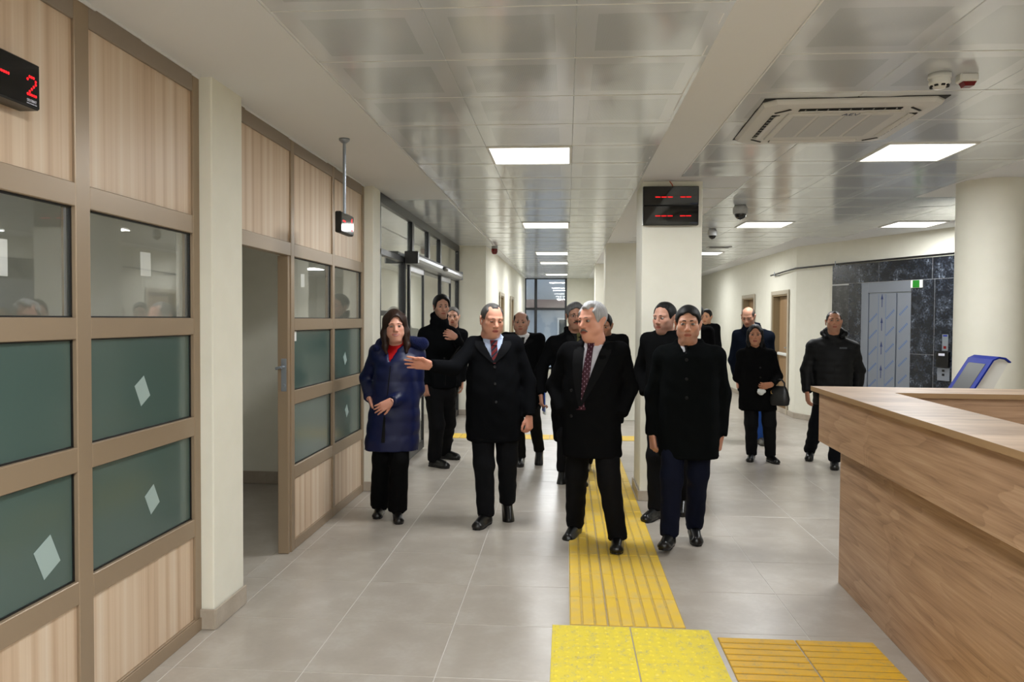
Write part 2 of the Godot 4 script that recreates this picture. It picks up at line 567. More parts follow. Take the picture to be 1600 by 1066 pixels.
func build_shell() -> void:
	# left: rooms behind the partitions
	wall_between("wall_left", Vector2(-3.12, 2.6), Vector2(-3.12, -7.3), -0.1, "cream back wall of the dim rooms behind the glazed partition")
	wall_between("wall_room_back", Vector2(-3.2, -7.22), Vector2(-1.86, -7.22), -0.1, "dim cream end wall seen through the open doorway")
	wall_between("wall_room_front", Vector2(-3.2, 2.5), Vector2(-1.86, 2.5), 0.1, "cream end wall of the first side room")
	struct("wall_room_divider", boxm(Vector3(-3.12, -0.05, -4.06), Vector3(-1.93, CEIL, -3.94)), M.wall, "dividing wall between the two side rooms behind the pilaster", "wall")
	# pilasters
	var p := struct("pillar", boxm(Vector3(-1.98, 0, -4.165), Vector3(-1.785, CEIL + 0.02, -3.80), 0.006), M.wall, "cream pilaster between the two glazed partitions", "pillar")
	skirt(p, [Vector3(-1.862, 0, -3.788), Vector3(-1.773, 0, -3.788), Vector3(-1.773, 0, -4.165)], 0.105)
	p = struct("pillar", boxm(Vector3(-1.98, 0, -7.25), Vector3(-1.765, CEIL + 0.02, -6.985), 0.006), M.wall, "narrow cream pilaster beside the glass entrance", "pillar")
	skirt(p, [Vector3(-1.862, 0, -6.973), Vector3(-1.753, 0, -6.973), Vector3(-1.753, 0, -7.25)], 0.09)
	p = struct("pillar", boxm(Vector3(0.655, 0, -7.42), Vector3(1.172, CEIL + 0.02, -6.85), 0.006), M.wall, "square cream pillar in the middle of the hall under the double number display", "pillar")
	skirt(p, [Vector3(0.643, 0, -7.42), Vector3(0.643, 0, -6.838), Vector3(1.184, 0, -6.838), Vector3(1.184, 0, -7.42)], 0.09)
	p = struct("pillar", boxm(Vector3(0.61, 0, -12.85), Vector3(1.16, CEIL + 0.02, -12.3), 0.006), M.wall, "square cream pillar deeper in the corridor, behind the nearest square pillar", "pillar")
	p = struct("pillar", boxm(Vector3(0.61, 0, -17.3), Vector3(1.16, CEIL + 0.02, -16.78), 0.006), M.wall, "farthest square pillar at the right edge of the corridor", "pillar")
	var rc := MB.new()
	rc.lathe(Vector3(3.66, 0, -7.0), [[0.27, 0.0], [0.27, CEIL + 0.02]], 48)
	struct("pillar", rc, M.wall, "round cream column behind the reception counter", "pillar")
	# corridor walls
	wall_between("wall_corridor_return", Vector2(-1.95, -12.71), Vector2(-1.33, -12.71), -0.1, "short cream wall facing the camera past the sliding entrance")
	var cw := Vector2(-1.33, -1.22)
	wall_between("wall_corridor_left", Vector2(cw.x, -12.71), Vector2(cw.y, -22.8), -0.3, "long cream wall along the left of the far corridor", [[2.29, 3.29, 2.05], [4.79, 5.79, 2.05]])
	wall_between("wall_corridor_end", Vector2(0.0, -22.8), Vector2(5.0, -22.8), -0.12, "cream wall at the far end of the corridor beside the window")
	wall_between("wall_corridor_right", Vector2(0.83, -17.3), Vector2(0.83, -22.8), 0.12, "cream wall along the right of the corridor's far end")
	# lift hall
	var rw := wall_between("wall_right", Vector2(3.72, -22.8), Vector2(3.74, -12.95), -0.3, "cream wall with two doors along the right of the lift hall", [[6.11, 7.09, 2.05], [8.45, 9.43, 2.05]])
	var e := LIFT_A + LIFT_DIR * 5.6
	wall_between("wall_lift", LIFT_A, e, -0.12, "cream angled wall that carries the black granite lift surround")
	wall_between("wall_side", e, Vector2(e.x, 2.5), -0.12, "cream wall out of frame beyond the reception counter")
	wall_between("wall_back", Vector2(e.x + 0.1, 2.5), Vector2(-1.86, 2.5), -0.12, "cream wall behind the camera")
	rw.set_meta("label", "cream wall with two brown doors along the right of the lift hall")
	# skirtings
	var sk := thing("baseboard_right", "pale tiled skirting along the right wall and the angled lift wall", "baseboard", Vector3.ZERO, 0, "", "structure")
	skirt(sk, [Vector3(3.70, 0, -22.8), Vector3(3.728, 0, -12.953), Vector3(LIFT_A.x + LIFT_DIR.x * 0.92 - 0.01, 0, LIFT_A.y + LIFT_DIR.y * 0.92)], 0.09)
	sk = thing("baseboard_left", "pale tiled skirting along the corridor wall past the glass entrance", "baseboard", Vector3.ZERO, 0, "", "structure")
	skirt(sk, [Vector3(-1.8, 0, -12.698), Vector3(-1.318, 0, -12.698), Vector3(-1.208, 0, -22.8)], 0.09)
	sk = thing("baseboard_room", "grey brown skirting inside the dim room behind the open doorway", "baseboard", Vector3.ZERO, 0, "", "structure")
	skirt(sk, [Vector3(-3.108, 0, -4.1), Vector3(-3.108, 0, -7.208), Vector3(-1.95, 0, -7.208)], 0.12)


# a skirting of flat pieces along points on the floor
func skirt(parent: Node3D, pts: Array, h: float) -> void:
	for k in pts.size() - 1:
		var a: Vector3 = pts[k]
		var b: Vector3 = pts[k + 1]
		var d := b - a
		var o := put("skirting", boxm(Vector3(0, 0.001, -0.006), Vector3(d.length(), h, 0.006), 0.003), M.skirting, parent)
		o.position = a
		o.rotation.y = -atan2(d.z, d.x)


func build_ceiling() -> void:
	var c := thing("ceiling", "flat ceiling of plaster strips and grey perforated metal panels", "ceiling", Vector3.ZERO, 0, "", "structure")
	put("plaster_slab", boxm(Vector3(-4.4, CEIL, -22.95), Vector3(6.4, CEIL + 0.12, 2.7)), M.plaster, c)
	# metal panels: four slightly sagging variants
	var shapes := []
	for vnt in 5:
		rng.seed = 100 + vnt
		var m := MB.new()
		var s := 0.2965
		var g := []
		for a in 6:
			var row := []
			for b in 6:
				var edge: bool = a == 0 or b == 0 or a == 5 or b == 5
				row.append(0.0 if edge else rng.randf_range(-0.0028, 0.0028) - 0.0008)
			g.append(row)
		var rows := []
		for a in 6:
			var row := PackedVector3Array()
			for b in 6:
				row.append(Vector3(-s + 2 * s * b / 5.0, g[a][b], -s + 2 * s * a / 5.0))
			rows.append(row)
		m.grid(rows, false)
		for k in m.v.size():
			m.t[k] = Vector2((m.v[k].x + 0.2965) / 0.593, (m.v[k].z + 0.2965) / 0.593)
			if m.n[k].y > 0:
				m.n[k] = -m.n[k]
		# turned-up rim
		var r := s + 0.0025
		var q := [Vector3(-s, 0, -s), Vector3(s, 0, -s), Vector3(s, 0, s), Vector3(-s, 0, s)]
		var w := [Vector3(-r, 0.004, -r), Vector3(r, 0.004, -r), Vector3(r, 0.004, r), Vector3(-r, 0.004, r)]
		for k in 4:
			m.quad(q[k], w[k], w[(k + 1) % 4], q[(k + 1) % 4], Vector2.ZERO, Vector2.ZERO, Vector2.ZERO, Vector2.ZERO)
			m.quad(w[k], w[k] + Vector3(0, 0.012, 0), w[(k + 1) % 4] + Vector3(0, 0.012, 0), w[(k + 1) % 4], Vector2.ZERO, Vector2.ZERO, Vector2.ZERO, Vector2.ZERO)
		shapes.append(m.mesh())
	rng.seed = 5
	var cols := [-0.867, -0.269, 0.329, 1.25, 1.85, 2.45, 3.05, 3.65, 4.25]
	for row in range(-3, 34):
		var z := -2.696 - 0.6 * row
		for k in cols.size():
			var x: float = cols[k]
			if x > 3.3 and (z > -7.6 or z < -12.0):
				continue
			if x > 1.0 and x < 1.5 and z < -6.4:
				continue
			if x > 3.3 and (x - LIFT_A.x + 0.3 * 0.916 + 0.55) * 0.916 - (z - LIFT_A.y) * 0.402 > 0:
				continue
			if z < -22.7 or (row < 0 and k > 6):
				continue
			var taken := false
			for p in LAMPS:
				if absf(p[0] - x) < 0.1 and absf(p[1] - z) < 0.1:
					taken = true
			if taken or (absf(x - 1.55) < 0.5 and absf(z + 4.77) < 0.2):
				continue
			ceiling_panel(c, shapes, x, z, z < -9.4)
		if z < -7.85 and z > -12.5:
			ceiling_panel(c, shapes, -1.5, z, true)
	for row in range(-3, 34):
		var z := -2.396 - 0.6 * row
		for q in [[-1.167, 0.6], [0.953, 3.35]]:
			put("seam_glint_strip", boxm(Vector3(q[0], CEIL - 0.0075, z - 0.0022), Vector3(q[1], CEIL - 0.001, z + 0.0022)), M.white_plastic, c)  # white strips put in as the bright bevel glints along the seams
	put("plaster_joint", boxm(Vector3(0.945, CEIL - 0.006, -6.47), Vector3(0.953, CEIL, 2.4)), M.plaster, c)
	put("plaster_joint", boxm(Vector3(0.602, CEIL - 0.006, -22.7), Vector3(0.608, CEIL, 2.4)), M.plaster, c)
	put("plaster_joint", boxm(Vector3(-1.188, CEIL - 0.006, -22.7), Vector3(-1.18, CEIL, 2.4)), M.plaster, c)


func ceiling_panel(c: Node3D, shapes: Array, x: float, z: float, plain: bool) -> void:
	var o := put("ceiling_panel", shapes[rng.randi() % 5], M.panel_plain if plain else M.ceiling_panel, c)
	o.position = Vector3(x, CEIL - 0.006, z)
	o.rotation = Vector3(rng.randf_range(-0.0018, 0.0018), PI / 2 * (rng.randi() % 4), rng.randf_range(-0.0018, 0.0018))


func build_floor() -> void:
	var f := thing("floor", "greige porcelain tile floor with pale joints and yellow tactile paving", "floor", Vector3.ZERO, 0, "", "structure")
	put("grout_bed", boxm(Vector3(-4.4, -0.1, -22.95), Vector3(6.4, -0.0015, 2.7)), M.grout, f)
	put("far_tiling", boxm(Vector3(-1.772, -0.02, -22.9), Vector3(4.3, 0.0, -14.168), 0.001), M.floor_far, f)
	put("room_tiling", boxm(Vector3(-4.4, -0.02, -12.9), Vector3(-1.956, 0.0, 2.4), 0.001), M.floor_far, f)
	put("back_tiling", boxm(Vector3(-1.772, -0.02, -2.163), Vector3(6.3, 0.0, 2.4), 0.001), M.floor_far, f)
	put("side_tiling", boxm(Vector3(4.23, -0.02, -14.166), Vector3(6.3, 0.0, -2.166), 0.001), M.floor_far, f)
	var full := boxm(Vector3(-0.2985, -0.012, -0.2985), Vector3(0.2985, 0, 0.2985), 0.0012).mesh()
	var cut := boxm(Vector3(-0.091, -0.012, -0.2985), Vector3(0.091, 0, 0.2985), 0.0012).mesh()
	for j in 20:
		var z := -2.466 - 0.6 * j
		for i in range(-1, 10):
			var x := -1.4717 + 0.6 * i
			var o := put("floor_tile", cut if i < 0 else full, M.tiles[rng.randi() % 4], f)
			o.position = Vector3(-1.864 if i < 0 else x, rng.randf_range(-0.0003, 0.0003), z)
	# tactile paving: 40 cm tiles, each a plate with its ridges or studs
	var plate := boxm(Vector3(-0.199, -0.005, -0.199), Vector3(0.199, 0.003, 0.199), 0.0015).mesh()
	var half := boxm(Vector3(-0.099, -0.005, -0.199), Vector3(0.099, 0.003, 0.199), 0.0015).mesh()
	var ridges := tactile(0.4, false)
	var ridges_half := tactile(0.2, false)
	var studs := tactile(0.4, true)
	for k in 15:
		for h in 2:
			lay(f, half if h == 0 else plate, ridges_half if h == 0 else ridges, M.guide_flat, M.guide, Vector3(0.1285 if h == 0 else 0.4305, 0.0, -4.205 - 0.4015 * k))
	for k in 9:
		lay(f, plate, ridges, M.guide_flat, M.guide, Vector3(-1.62 + 0.4015 * k, 0.0, -10.42)).rotation.y = PI / 2
	for a in 2:
		for q in 3:
			lay(f, plate, studs, M.warning, M.warning, Vector3(0.139 + 0.404 * a, 0.0, -3.798 + 0.402 * q + 0.004 * a))
	for a in 2:
		for q in 3:
			var o := lay(f, plate, ridges, M.guide_dirty, M.guide_deep, Vector3(0.955 + 0.382 * a, 0.0005, -3.70 + 0.402 * q))
			o.rotation.y = PI / 2
			o.scale = Vector3(1, 1, 0.945)


func lay(f: Node3D, plate: Mesh, top: Mesh, m0: Material, m1: Material, at: Vector3) -> MeshInstance3D:
	var o := put("tactile_tile", plate, m0, f)
	o.position = at
	put("raised_pattern", top, m1, o)
	return o


func tactile(w: float, studs: bool) -> ArrayMesh:
	var m := MB.new()
	if studs:
		for a in 8:
			for q in 8:
				m.lathe(Vector3(-0.175 + 0.05 * a, 0.003, -0.175 + 0.05 * q), [[0.0125, 0.0], [0.009, 0.0036], [0.0, 0.0042]], 8, Vector3.UP, false)
		return m.mesh()
	var n := int(round(w / 0.0667))
	for a in n:
		var x := -w / 2 + (a + 0.5) * w / n
		m.box(Vector3(x - 0.0275, 0.001, -0.197), Vector3(x + 0.0275, 0.0075, 0.197), 0.0035)
	return m.mesh()


# ---------------------------------------------------------------- glazed partitions
const RAILS := [[0.0, 0.07], [0.49, 0.58], [1.0, 1.095], [1.507, 1.59], [2.01, 2.10], [2.71, 2.80]]


func partition(called: String, label: String, posts: Array, door := -1) -> Node3D:
	# posts: [z0, z1] from near to far (z falls); door: the bay that is open below the header
	var w := thing(called, label, "partition", Vector3.ZERO, 0, "", "structure")
	var xb := -1.912
	var xf := -1.85
	for p in posts:
		put("mullion", boxm(Vector3(xb, 0, p[1]), Vector3(xf, 2.80, p[0]), 0.003), M.bronze, w)
	for k in posts.size() - 1:
		var za: float = posts[k][1]
		var zb: float = posts[k + 1][0]
		for r in 6:
			if k == door and r < 4:
				continue
			put("rail", boxm(Vector3(xb, RAILS[r][0], zb), Vector3(xf - 0.001, RAILS[r][1], za), 0.003), M.dust_bronze if r == 5 else M.bronze, w)
		for r in 5:
			if k == door and r < 4:
				continue
			var y0: float = RAILS[r][1]
			var y1: float = RAILS[r + 1][0]
			if r == 0 or r == 4:
				put("wood_panel", boxm(Vector3(-1.888, y0, zb), Vector3(-1.862, y1, za), 0.001), M.pale_wood, w)
				continue
			put("glass_pane", boxm(Vector3(-1.880, y0 + 0.004, zb + 0.004), Vector3(-1.874, y1 - 0.004, za - 0.004)), M.pane if r == 3 else M.frosted, w)
			if r == 3:
				for z in [zb + 0.012, za - 0.024]:
					put("spacer_bar", boxm(Vector3(-1.8835, y0 + 0.006, z), Vector3(-1.8808, y1 - 0.006, z + 0.012)), M.silver, w)
			var g := MB.new()
			g.box(Vector3(-1.885, y0, zb), Vector3(-1.868, y0 + 0.006, za))
			g.box(Vector3(-1.885, y1 - 0.006, zb), Vector3(-1.868, y1, za))
			g.box(Vector3(-1.885, y0, zb), Vector3(-1.868, y1, zb + 0.007))
			g.box(Vector3(-1.885, y0, za - 0.007), Vector3(-1.868, y1, za))
			put("gasket", g, M.gasket, w)
	return w


func sticker(y: float, z: float, s: float, tilt: float, where: String, m: Material, x := -1.8725) -> void:
	var o := put(numbered("label_sticker"), boxm(Vector3(-0.0006, -s * 0.62, -s / 2), Vector3(0.0006, s * 0.62, s / 2)), m)
	o.position = Vector3(x, y, z)
	o.rotation.x = tilt
	tag(o, where, "sticker", "stickers on the partition glass")


func build_partitions() -> void:
	var a := partition("wall_left_partition", "near glazed partition of bronze frames, frosted panes and pale wood panels", [[0.9, 0.81], [-0.02, -0.11], [-0.95, -1.04], [-1.88, -1.97], [-2.81, -2.90], [-3.735, -3.80]])
	put("floor_rail", boxm(Vector3(-1.85, 0.0, -3.8), Vector3(-1.842, 0.065, 0.9), 0.002), M.bronze, a)
	var b := partition("wall_left_partition", "second glazed partition with the open doorway, behind the first pilaster", [[-4.165, -4.225], [-5.10, -5.165], [-6.03, -6.085], [-6.93, -6.985]], 0)
	put("door_jamb", boxm(Vector3(-1.93, 0.0, -5.099), Vector3(-1.858, 2.01, -5.06), 0.003), M.bronze, b)
	var lock := MB.new()
	lock.box(Vector3(-1.905, 1.10, -5.06), Vector3(-1.868, 1.32, -5.055), 0.002)
	lock.cyl(Vector3(-1.887, 1.265, -5.056), Vector3(-1.887, 1.265, -5.01), 0.009, 10)
	lock.cyl(Vector3(-1.887, 1.265, -5.012), Vector3(-1.925, 1.255, -5.012), 0.009, 10)
	lock.cyl(Vector3(-1.887, 1.14, -5.056), Vector3(-1.887, 1.14, -5.046), 0.012, 12)
	put("lock_plate", lock, M.steel, b)
	rng.seed = 55
	for w in [[a, 0.9, -3.8], [b, -4.165, -6.985]]:
		var z: float = w[1]
		while z > w[2] + 0.02:
			var z1 := maxf(z - rng.randf_range(0.12, 0.4), w[2])
			put("plaster_bead", boxm(Vector3(-1.85, CEIL - rng.randf_range(0.006, 0.016), z1), Vector3(-1.843 + rng.randf_range(0.0, 0.004), CEIL + 0.001, z), 0.002), M.plaster, w[0])
			z = z1
	put("lintel", boxm(Vector3(-1.98, 2.72, -6.985), Vector3(-1.91, CEIL, 0.9)), M.plaster, a)
	sticker(1.266, -3.30, 0.085, 0.5, "pale square label on the upper frosted pane beside the first pilaster", M.label_film)
	sticker(0.765, -3.375, 0.085, 0.5, "pale square label on the lower frosted pane beside the first pilaster", M.label_film)
	sticker(0.72, -2.66, 0.10, 0.45, "pale square label on the lower frosted pane nearest the picture's left edge", M.label_film)
	sticker(1.24, -2.33, 0.11, 0.45, "pale square label on the upper frosted pane cut by the picture's left edge", M.label_film)
	sticker(1.83, -3.35, 0.085, 0.02, "white paper label low on the clear pane beside the first pilaster", M.paper, -1.882)
	sticker(1.79, -2.44, 0.10, 0.0, "white paper label on the clear pane cut by the picture's left edge", M.paper, -1.882)
	sticker(1.47, -5.23, 0.06, 0.0, "small white card in the corner of the frosted pane next to the doorway", M.paper)
	sticker(1.86, -5.42, 0.075, 0.05, "white paper label on the clear pane next to the doorway", M.paper, -1.882)
	sticker(1.25, -6.45, 0.07, 0.6, "faint label on the frosted pane next to the narrow pilaster", M.label_film)
	sticker(0.8, -6.5, 0.07, 0.6, "faint label on the lower frosted pane next to the narrow pilaster", M.label_film)


# ---------------------------------------------------------------- glass entrance on the left
func build_entrance() -> void:
	wall_between("wall_vestibule", Vector2(-4.0, -7.3), Vector2(-4.0, -12.8), -0.1, "cream wall of the entrance lobby behind the glass")
	wall_between("wall_vestibule_end", Vector2(-4.1, -12.71), Vector2(-1.9, -12.71), -0.1, "cream end wall of the lobby behind the entrance glass")
	wall_between("wall_vestibule_near", Vector2(-4.1, -7.36), Vector2(-3.1, -7.36), 0.05, "near wall of the lobby behind the entrance glass")
	var x0 := -1.83
	var x1 := -1.77
	var g := thing("window_1", "dark framed entrance glazing along the left between the pilaster and the corridor", "window", Vector3.ZERO, 0, "", "structure")
	put("frame_top", boxm(Vector3(x0, 2.70, -12.71), Vector3(x1, 2.795, -7.25), 0.004), M.anthracite, g)
	put("frame_transom", boxm(Vector3(x0, 2.205, -12.71), Vector3(x1, 2.265, -7.25), 0.004), M.anthracite, g)
	put("frame_sill", boxm(Vector3(x0, 0.0, -8.36), Vector3(x1, 0.10, -7.25), 0.004), M.anthracite, g)
	put("frame_sill", boxm(Vector3(x0, 0.0, -12.71), Vector3(x1, 0.10, -11.0), 0.004), M.anthracite, g)
	for z in [[-7.25, -7.31], [-12.62, -12.71]]:
		put("frame_post", boxm(Vector3(x0, 0, z[1]), Vector3(x1, 2.70, z[0]), 0.004), M.anthracite, g)
	put("frame_post", boxm(Vector3(x0, 0, -8.45), Vector3(x1, 2.205, -8.36), 0.004), M.anthracite, g)
	put("frame_post", boxm(Vector3(x0, 0, -11.02), Vector3(x1 + 0.01, 2.205, -10.92), 0.004), M.anthracite, g)
	var ups := [[-8.80, -8.92], [-9.86, -9.96], [-10.78, -10.88]]
	for z in ups:
		put("frame_mullion", boxm(Vector3(x0, 2.265, z[1]), Vector3(x1, 2.70, z[0]), 0.004), M.anthracite, g)
	var zs := [-7.31, -8.80, -8.92, -9.86, -9.96, -10.78, -10.88, -12.62]
	for k in 4:
		put("pane", boxm(Vector3(-1.803, 2.26, zs[k * 2 + 1]), Vector3(-1.797, 2.705, zs[k * 2])), M.pane, g)
	put("pane", boxm(Vector3(-1.803, 0.09, -8.36), Vector3(-1.797, 2.21, -7.31)), M.pane, g)
	put("pane", boxm(Vector3(-1.803, 0.09, -12.62), Vector3(-1.797, 2.21, -11.02)), M.pane, g)
	put("frame_rail", boxm(Vector3(x0 + 0.015, 1.62, -8.36), Vector3(x1 - 0.015, 1.67, -7.31), 0.003), M.anthracite, g)
	for s in [[-8.47, -9.36, "nearer sliding glass leaf of the automatic entrance, half open"], [-10.62, -11.55, "farther sliding glass leaf of the automatic entrance, half open"]]:
		var d := thing("door_1", s[2], "door", Vector3.ZERO, 0, "sliding leaves of the entrance", "structure")
		var xa := -1.762
		var xb := -1.732
		put("stile", boxm(Vector3(xa, 0.015, s[0] - 0.06), Vector3(xb, 2.19, s[0]), 0.003), M.anthracite, d)
		put("stile", boxm(Vector3(xa, 0.015, s[1]), Vector3(xb, 2.19, s[1] + 0.05), 0.003), M.anthracite, d)
		put("rail", boxm(Vector3(xa, 0.015, s[1] + 0.05), Vector3(xb, 0.115, s[0] - 0.06), 0.003), M.anthracite, d)
		put("rail", boxm(Vector3(xa, 2.12, s[1] + 0.05), Vector3(xb, 2.19, s[0] - 0.06), 0.003), M.silver, d)
		put("pane", boxm(Vector3(-1.750, 0.11, s[1] + 0.045), Vector3(-1.744, 2.125, s[0] - 0.055)), M.pane, d)
	# operator housing
	var op := thing("door_operator", "long silver housing with black end caps over the sliding entrance", "door operator", Vector3(0, 0, 0))
	var rows := []
	for z in [-8.42, -12.02]:
		var row := PackedVector3Array()
		for q in [[-1.768, 2.20], [-1.66, 2.20], [-1.635, 2.215], [-1.622, 2.245], [-1.625, 2.28], [-1.645, 2.312], [-1.675, 2.325], [-1.768, 2.325]]:
			row.append(Vector3(q[0], q[1], z))
		rows.append(row)
	var hs := MB.new()
	for k in 8:
		hs.quad(rows[0][k], rows[1][k], rows[1][(k + 1) % 8], rows[0][(k + 1) % 8])
	put("housing", hs, M.silver, op)
	put("end_cap", boxm(Vector3(-1.768, 2.195, -8.42), Vector3(-1.618, 2.33, -8.36), 0.006), M.black_plastic, op)
	put("end_cap", boxm(Vector3(-1.99, 2.195, -8.42), Vector3(-1.835, 2.33, -8.36), 0.006), M.black_plastic, op)
	put("rear_housing", boxm(Vector3(-1.98, 2.20, -12.02), Vector3(-1.835, 2.325, -8.42), 0.01), M.silver, op)
	var se := MB.new()
	se.ball(Vector3(-1.615, 2.255, -10.25), Vector3(0.035, 0.03, 0.16), 14, 10)
	put("motion_sensor", se, M.black_plastic, op)
	put("end_plate", boxm(Vector3(-1.768, 2.198, -12.05), Vector3(-1.62, 2.327, -12.02), 0.004), M.silver, op)


# ---------------------------------------------------------------- the far end of the corridor
func door_in_wall(called: String, label: String, at: Vector3, turn: float, w: float, leaf_open: float, bar: bool) -> void:
	# local: x along the wall, z out of the wall
	var d := thing(called, label, "door", at, turn, "", "structure")
	var h := 2.05
	for s in [-1.0, 1.0]:
		var xm: float = s * (w / 2 + 0.035)
		put("trim", boxm(Vector3(xm - 0.035, 0, 0.002), Vector3(xm + 0.035, h + 0.07, 0.022), 0.004), M.door_trim, d)
		var xj: float = s * (w / 2 - 0.012)
		put("jamb", boxm(Vector3(xj - 0.012, 0, -0.16), Vector3(xj + 0.012, h, 0.004), 0.002), M.door_frame, d)
	put("trim", boxm(Vector3(-w / 2, h, 0.002), Vector3(w / 2, h + 0.07, 0.022), 0.004), M.door_trim, d)
	put("head_jamb", boxm(Vector3(-w / 2 + 0.024, h - 0.024, -0.16), Vector3(w / 2 - 0.024, h, 0.004), 0.002), M.door_frame, d)
	var leaf := put("leaf", boxm(Vector3(0.0, 0.006, -0.022), Vector3(w - 0.06, h - 0.03, 0.022), 0.003), M.door_wood, d)
	leaf.position = Vector3(-w / 2 + 0.03, 0, -0.135)
	leaf.rotation.y = leaf_open
	if bar:
		var b := MB.new()
		b.box(Vector3(0.06, 0.98, 0.022), Vector3(w - 0.14, 1.035, 0.07), 0.012)
		put("push_bar", b, M.white_plastic, leaf)
		var p := MB.new()
		p.box(Vector3(w - 0.2, 0.95, 0.022), Vector3(w - 0.13, 1.2, 0.035), 0.004)
		p.cyl(Vector3(w - 0.165, 1.13, 0.03), Vector3(w - 0.165, 1.13, 0.075), 0.01, 10)
		p.cyl(Vector3(w - 0.165, 1.13, 0.072), Vector3(w - 0.29, 1.13, 0.072), 0.01, 10)
		put("lever_handle", p, M.steel, leaf)
	else:
		var p := MB.new()
		p.box(Vector3(w - 0.13, 0.92, 0.022), Vector3(w - 0.09, 1.14, 0.03), 0.003)
		p.cyl(Vector3(w - 0.11, 1.06, 0.03), Vector3(w - 0.11, 1.06, 0.07), 0.009, 8)
		p.cyl(Vector3(w - 0.11, 1.06, 0.067), Vector3(w - 0.23, 1.06, 0.067), 0.009, 8)
		put("lever_handle", p, M.steel, leaf)


func build_corridor_end() -> void:
	door_in_wall("door_2", "nearer pale framed door in the left corridor wall", Vector3(-1.298, 0, -15.5), PI / 2 + 0.011, 1.0, 0.0, false)
	door_in_wall("door_3", "farther pale framed door in the left corridor wall", Vector3(-1.27, 0, -18.0), PI / 2 + 0.011, 1.0, 0.0, false)
	var w := thing("window_2", "tall dark framed window at the far end of the corridor", "window", Vector3.ZERO, 0, "", "structure")
	var z0 := -22.86
	var z1 := -22.79
	put("wall_below", boxm(Vector3(-1.24, -0.05, -22.92), Vector3(0.02, 0.12, -22.8)), M.wall, w)
	for x in [[-1.24, -1.19], [-0.945, -0.865], [-0.05, 0.01]]:
		put("frame_post", boxm(Vector3(x[0], 0.12, z0), Vector3(x[1], 2.80, z1), 0.004), M.anthracite, w)
	for y in [[0.12, 0.19], [1.865, 1.935], [2.77, 2.80]]:
		put("frame_rail", boxm(Vector3(-1.19, y[0], z0 + 0.004), Vector3(-0.05, y[1], z1 - 0.004), 0.004), M.anthracite, w)
	for x in [[-1.19, -0.945], [-0.865, -0.05]]:
		for y in [[0.19, 1.865], [1.935, 2.77]]:
			put("pane", boxm(Vector3(x[0], y[0], -22.828), Vector3(x[1], y[1], -22.822)), M.pane, w)
	# outside
	var b := thing("neighbour_building", "pale blue grey building with a reddish band seen through the far window", "building", Vector3(0, 0, -30))
	put("wall", boxm(Vector3(-6, -1, -0.4), Vector3(5, 5, 0), 0.01), M.facade, b)
	put("roof_band", boxm(Vector3(-6, 2.0, 0.0), Vector3(5, 2.35, 0.5), 0.02), M.facade_red, b)
	for x in [-2.3, -0.35]:
		var f := put("window_frame", boxm(Vector3(x, 0.3, 0.0), Vector3(x + 0.75, 1.65, 0.05), 0.01), M.white_plastic, b)
		put("window_pane", boxm(Vector3(x + 0.07, 0.37, 0.05), Vector3(x + 0.68, 1.58, 0.056)), M.screen, f)
	struct("ground_outside", boxm(Vector3(-8, -0.3, -31), Vector3(7, -0.06, -22.95)), M.snow, "pale ground outside the far window", "ground")


# ---------------------------------------------------------------- lift and right wall
func lift_at(t: float, y: float, out: float) -> Vector3:
	var nrm := Vector2(-LIFT_DIR.y, LIFT_DIR.x)
	var p := LIFT_A + LIFT_DIR * t + nrm * out
	return Vector3(p.x, y, p.y)


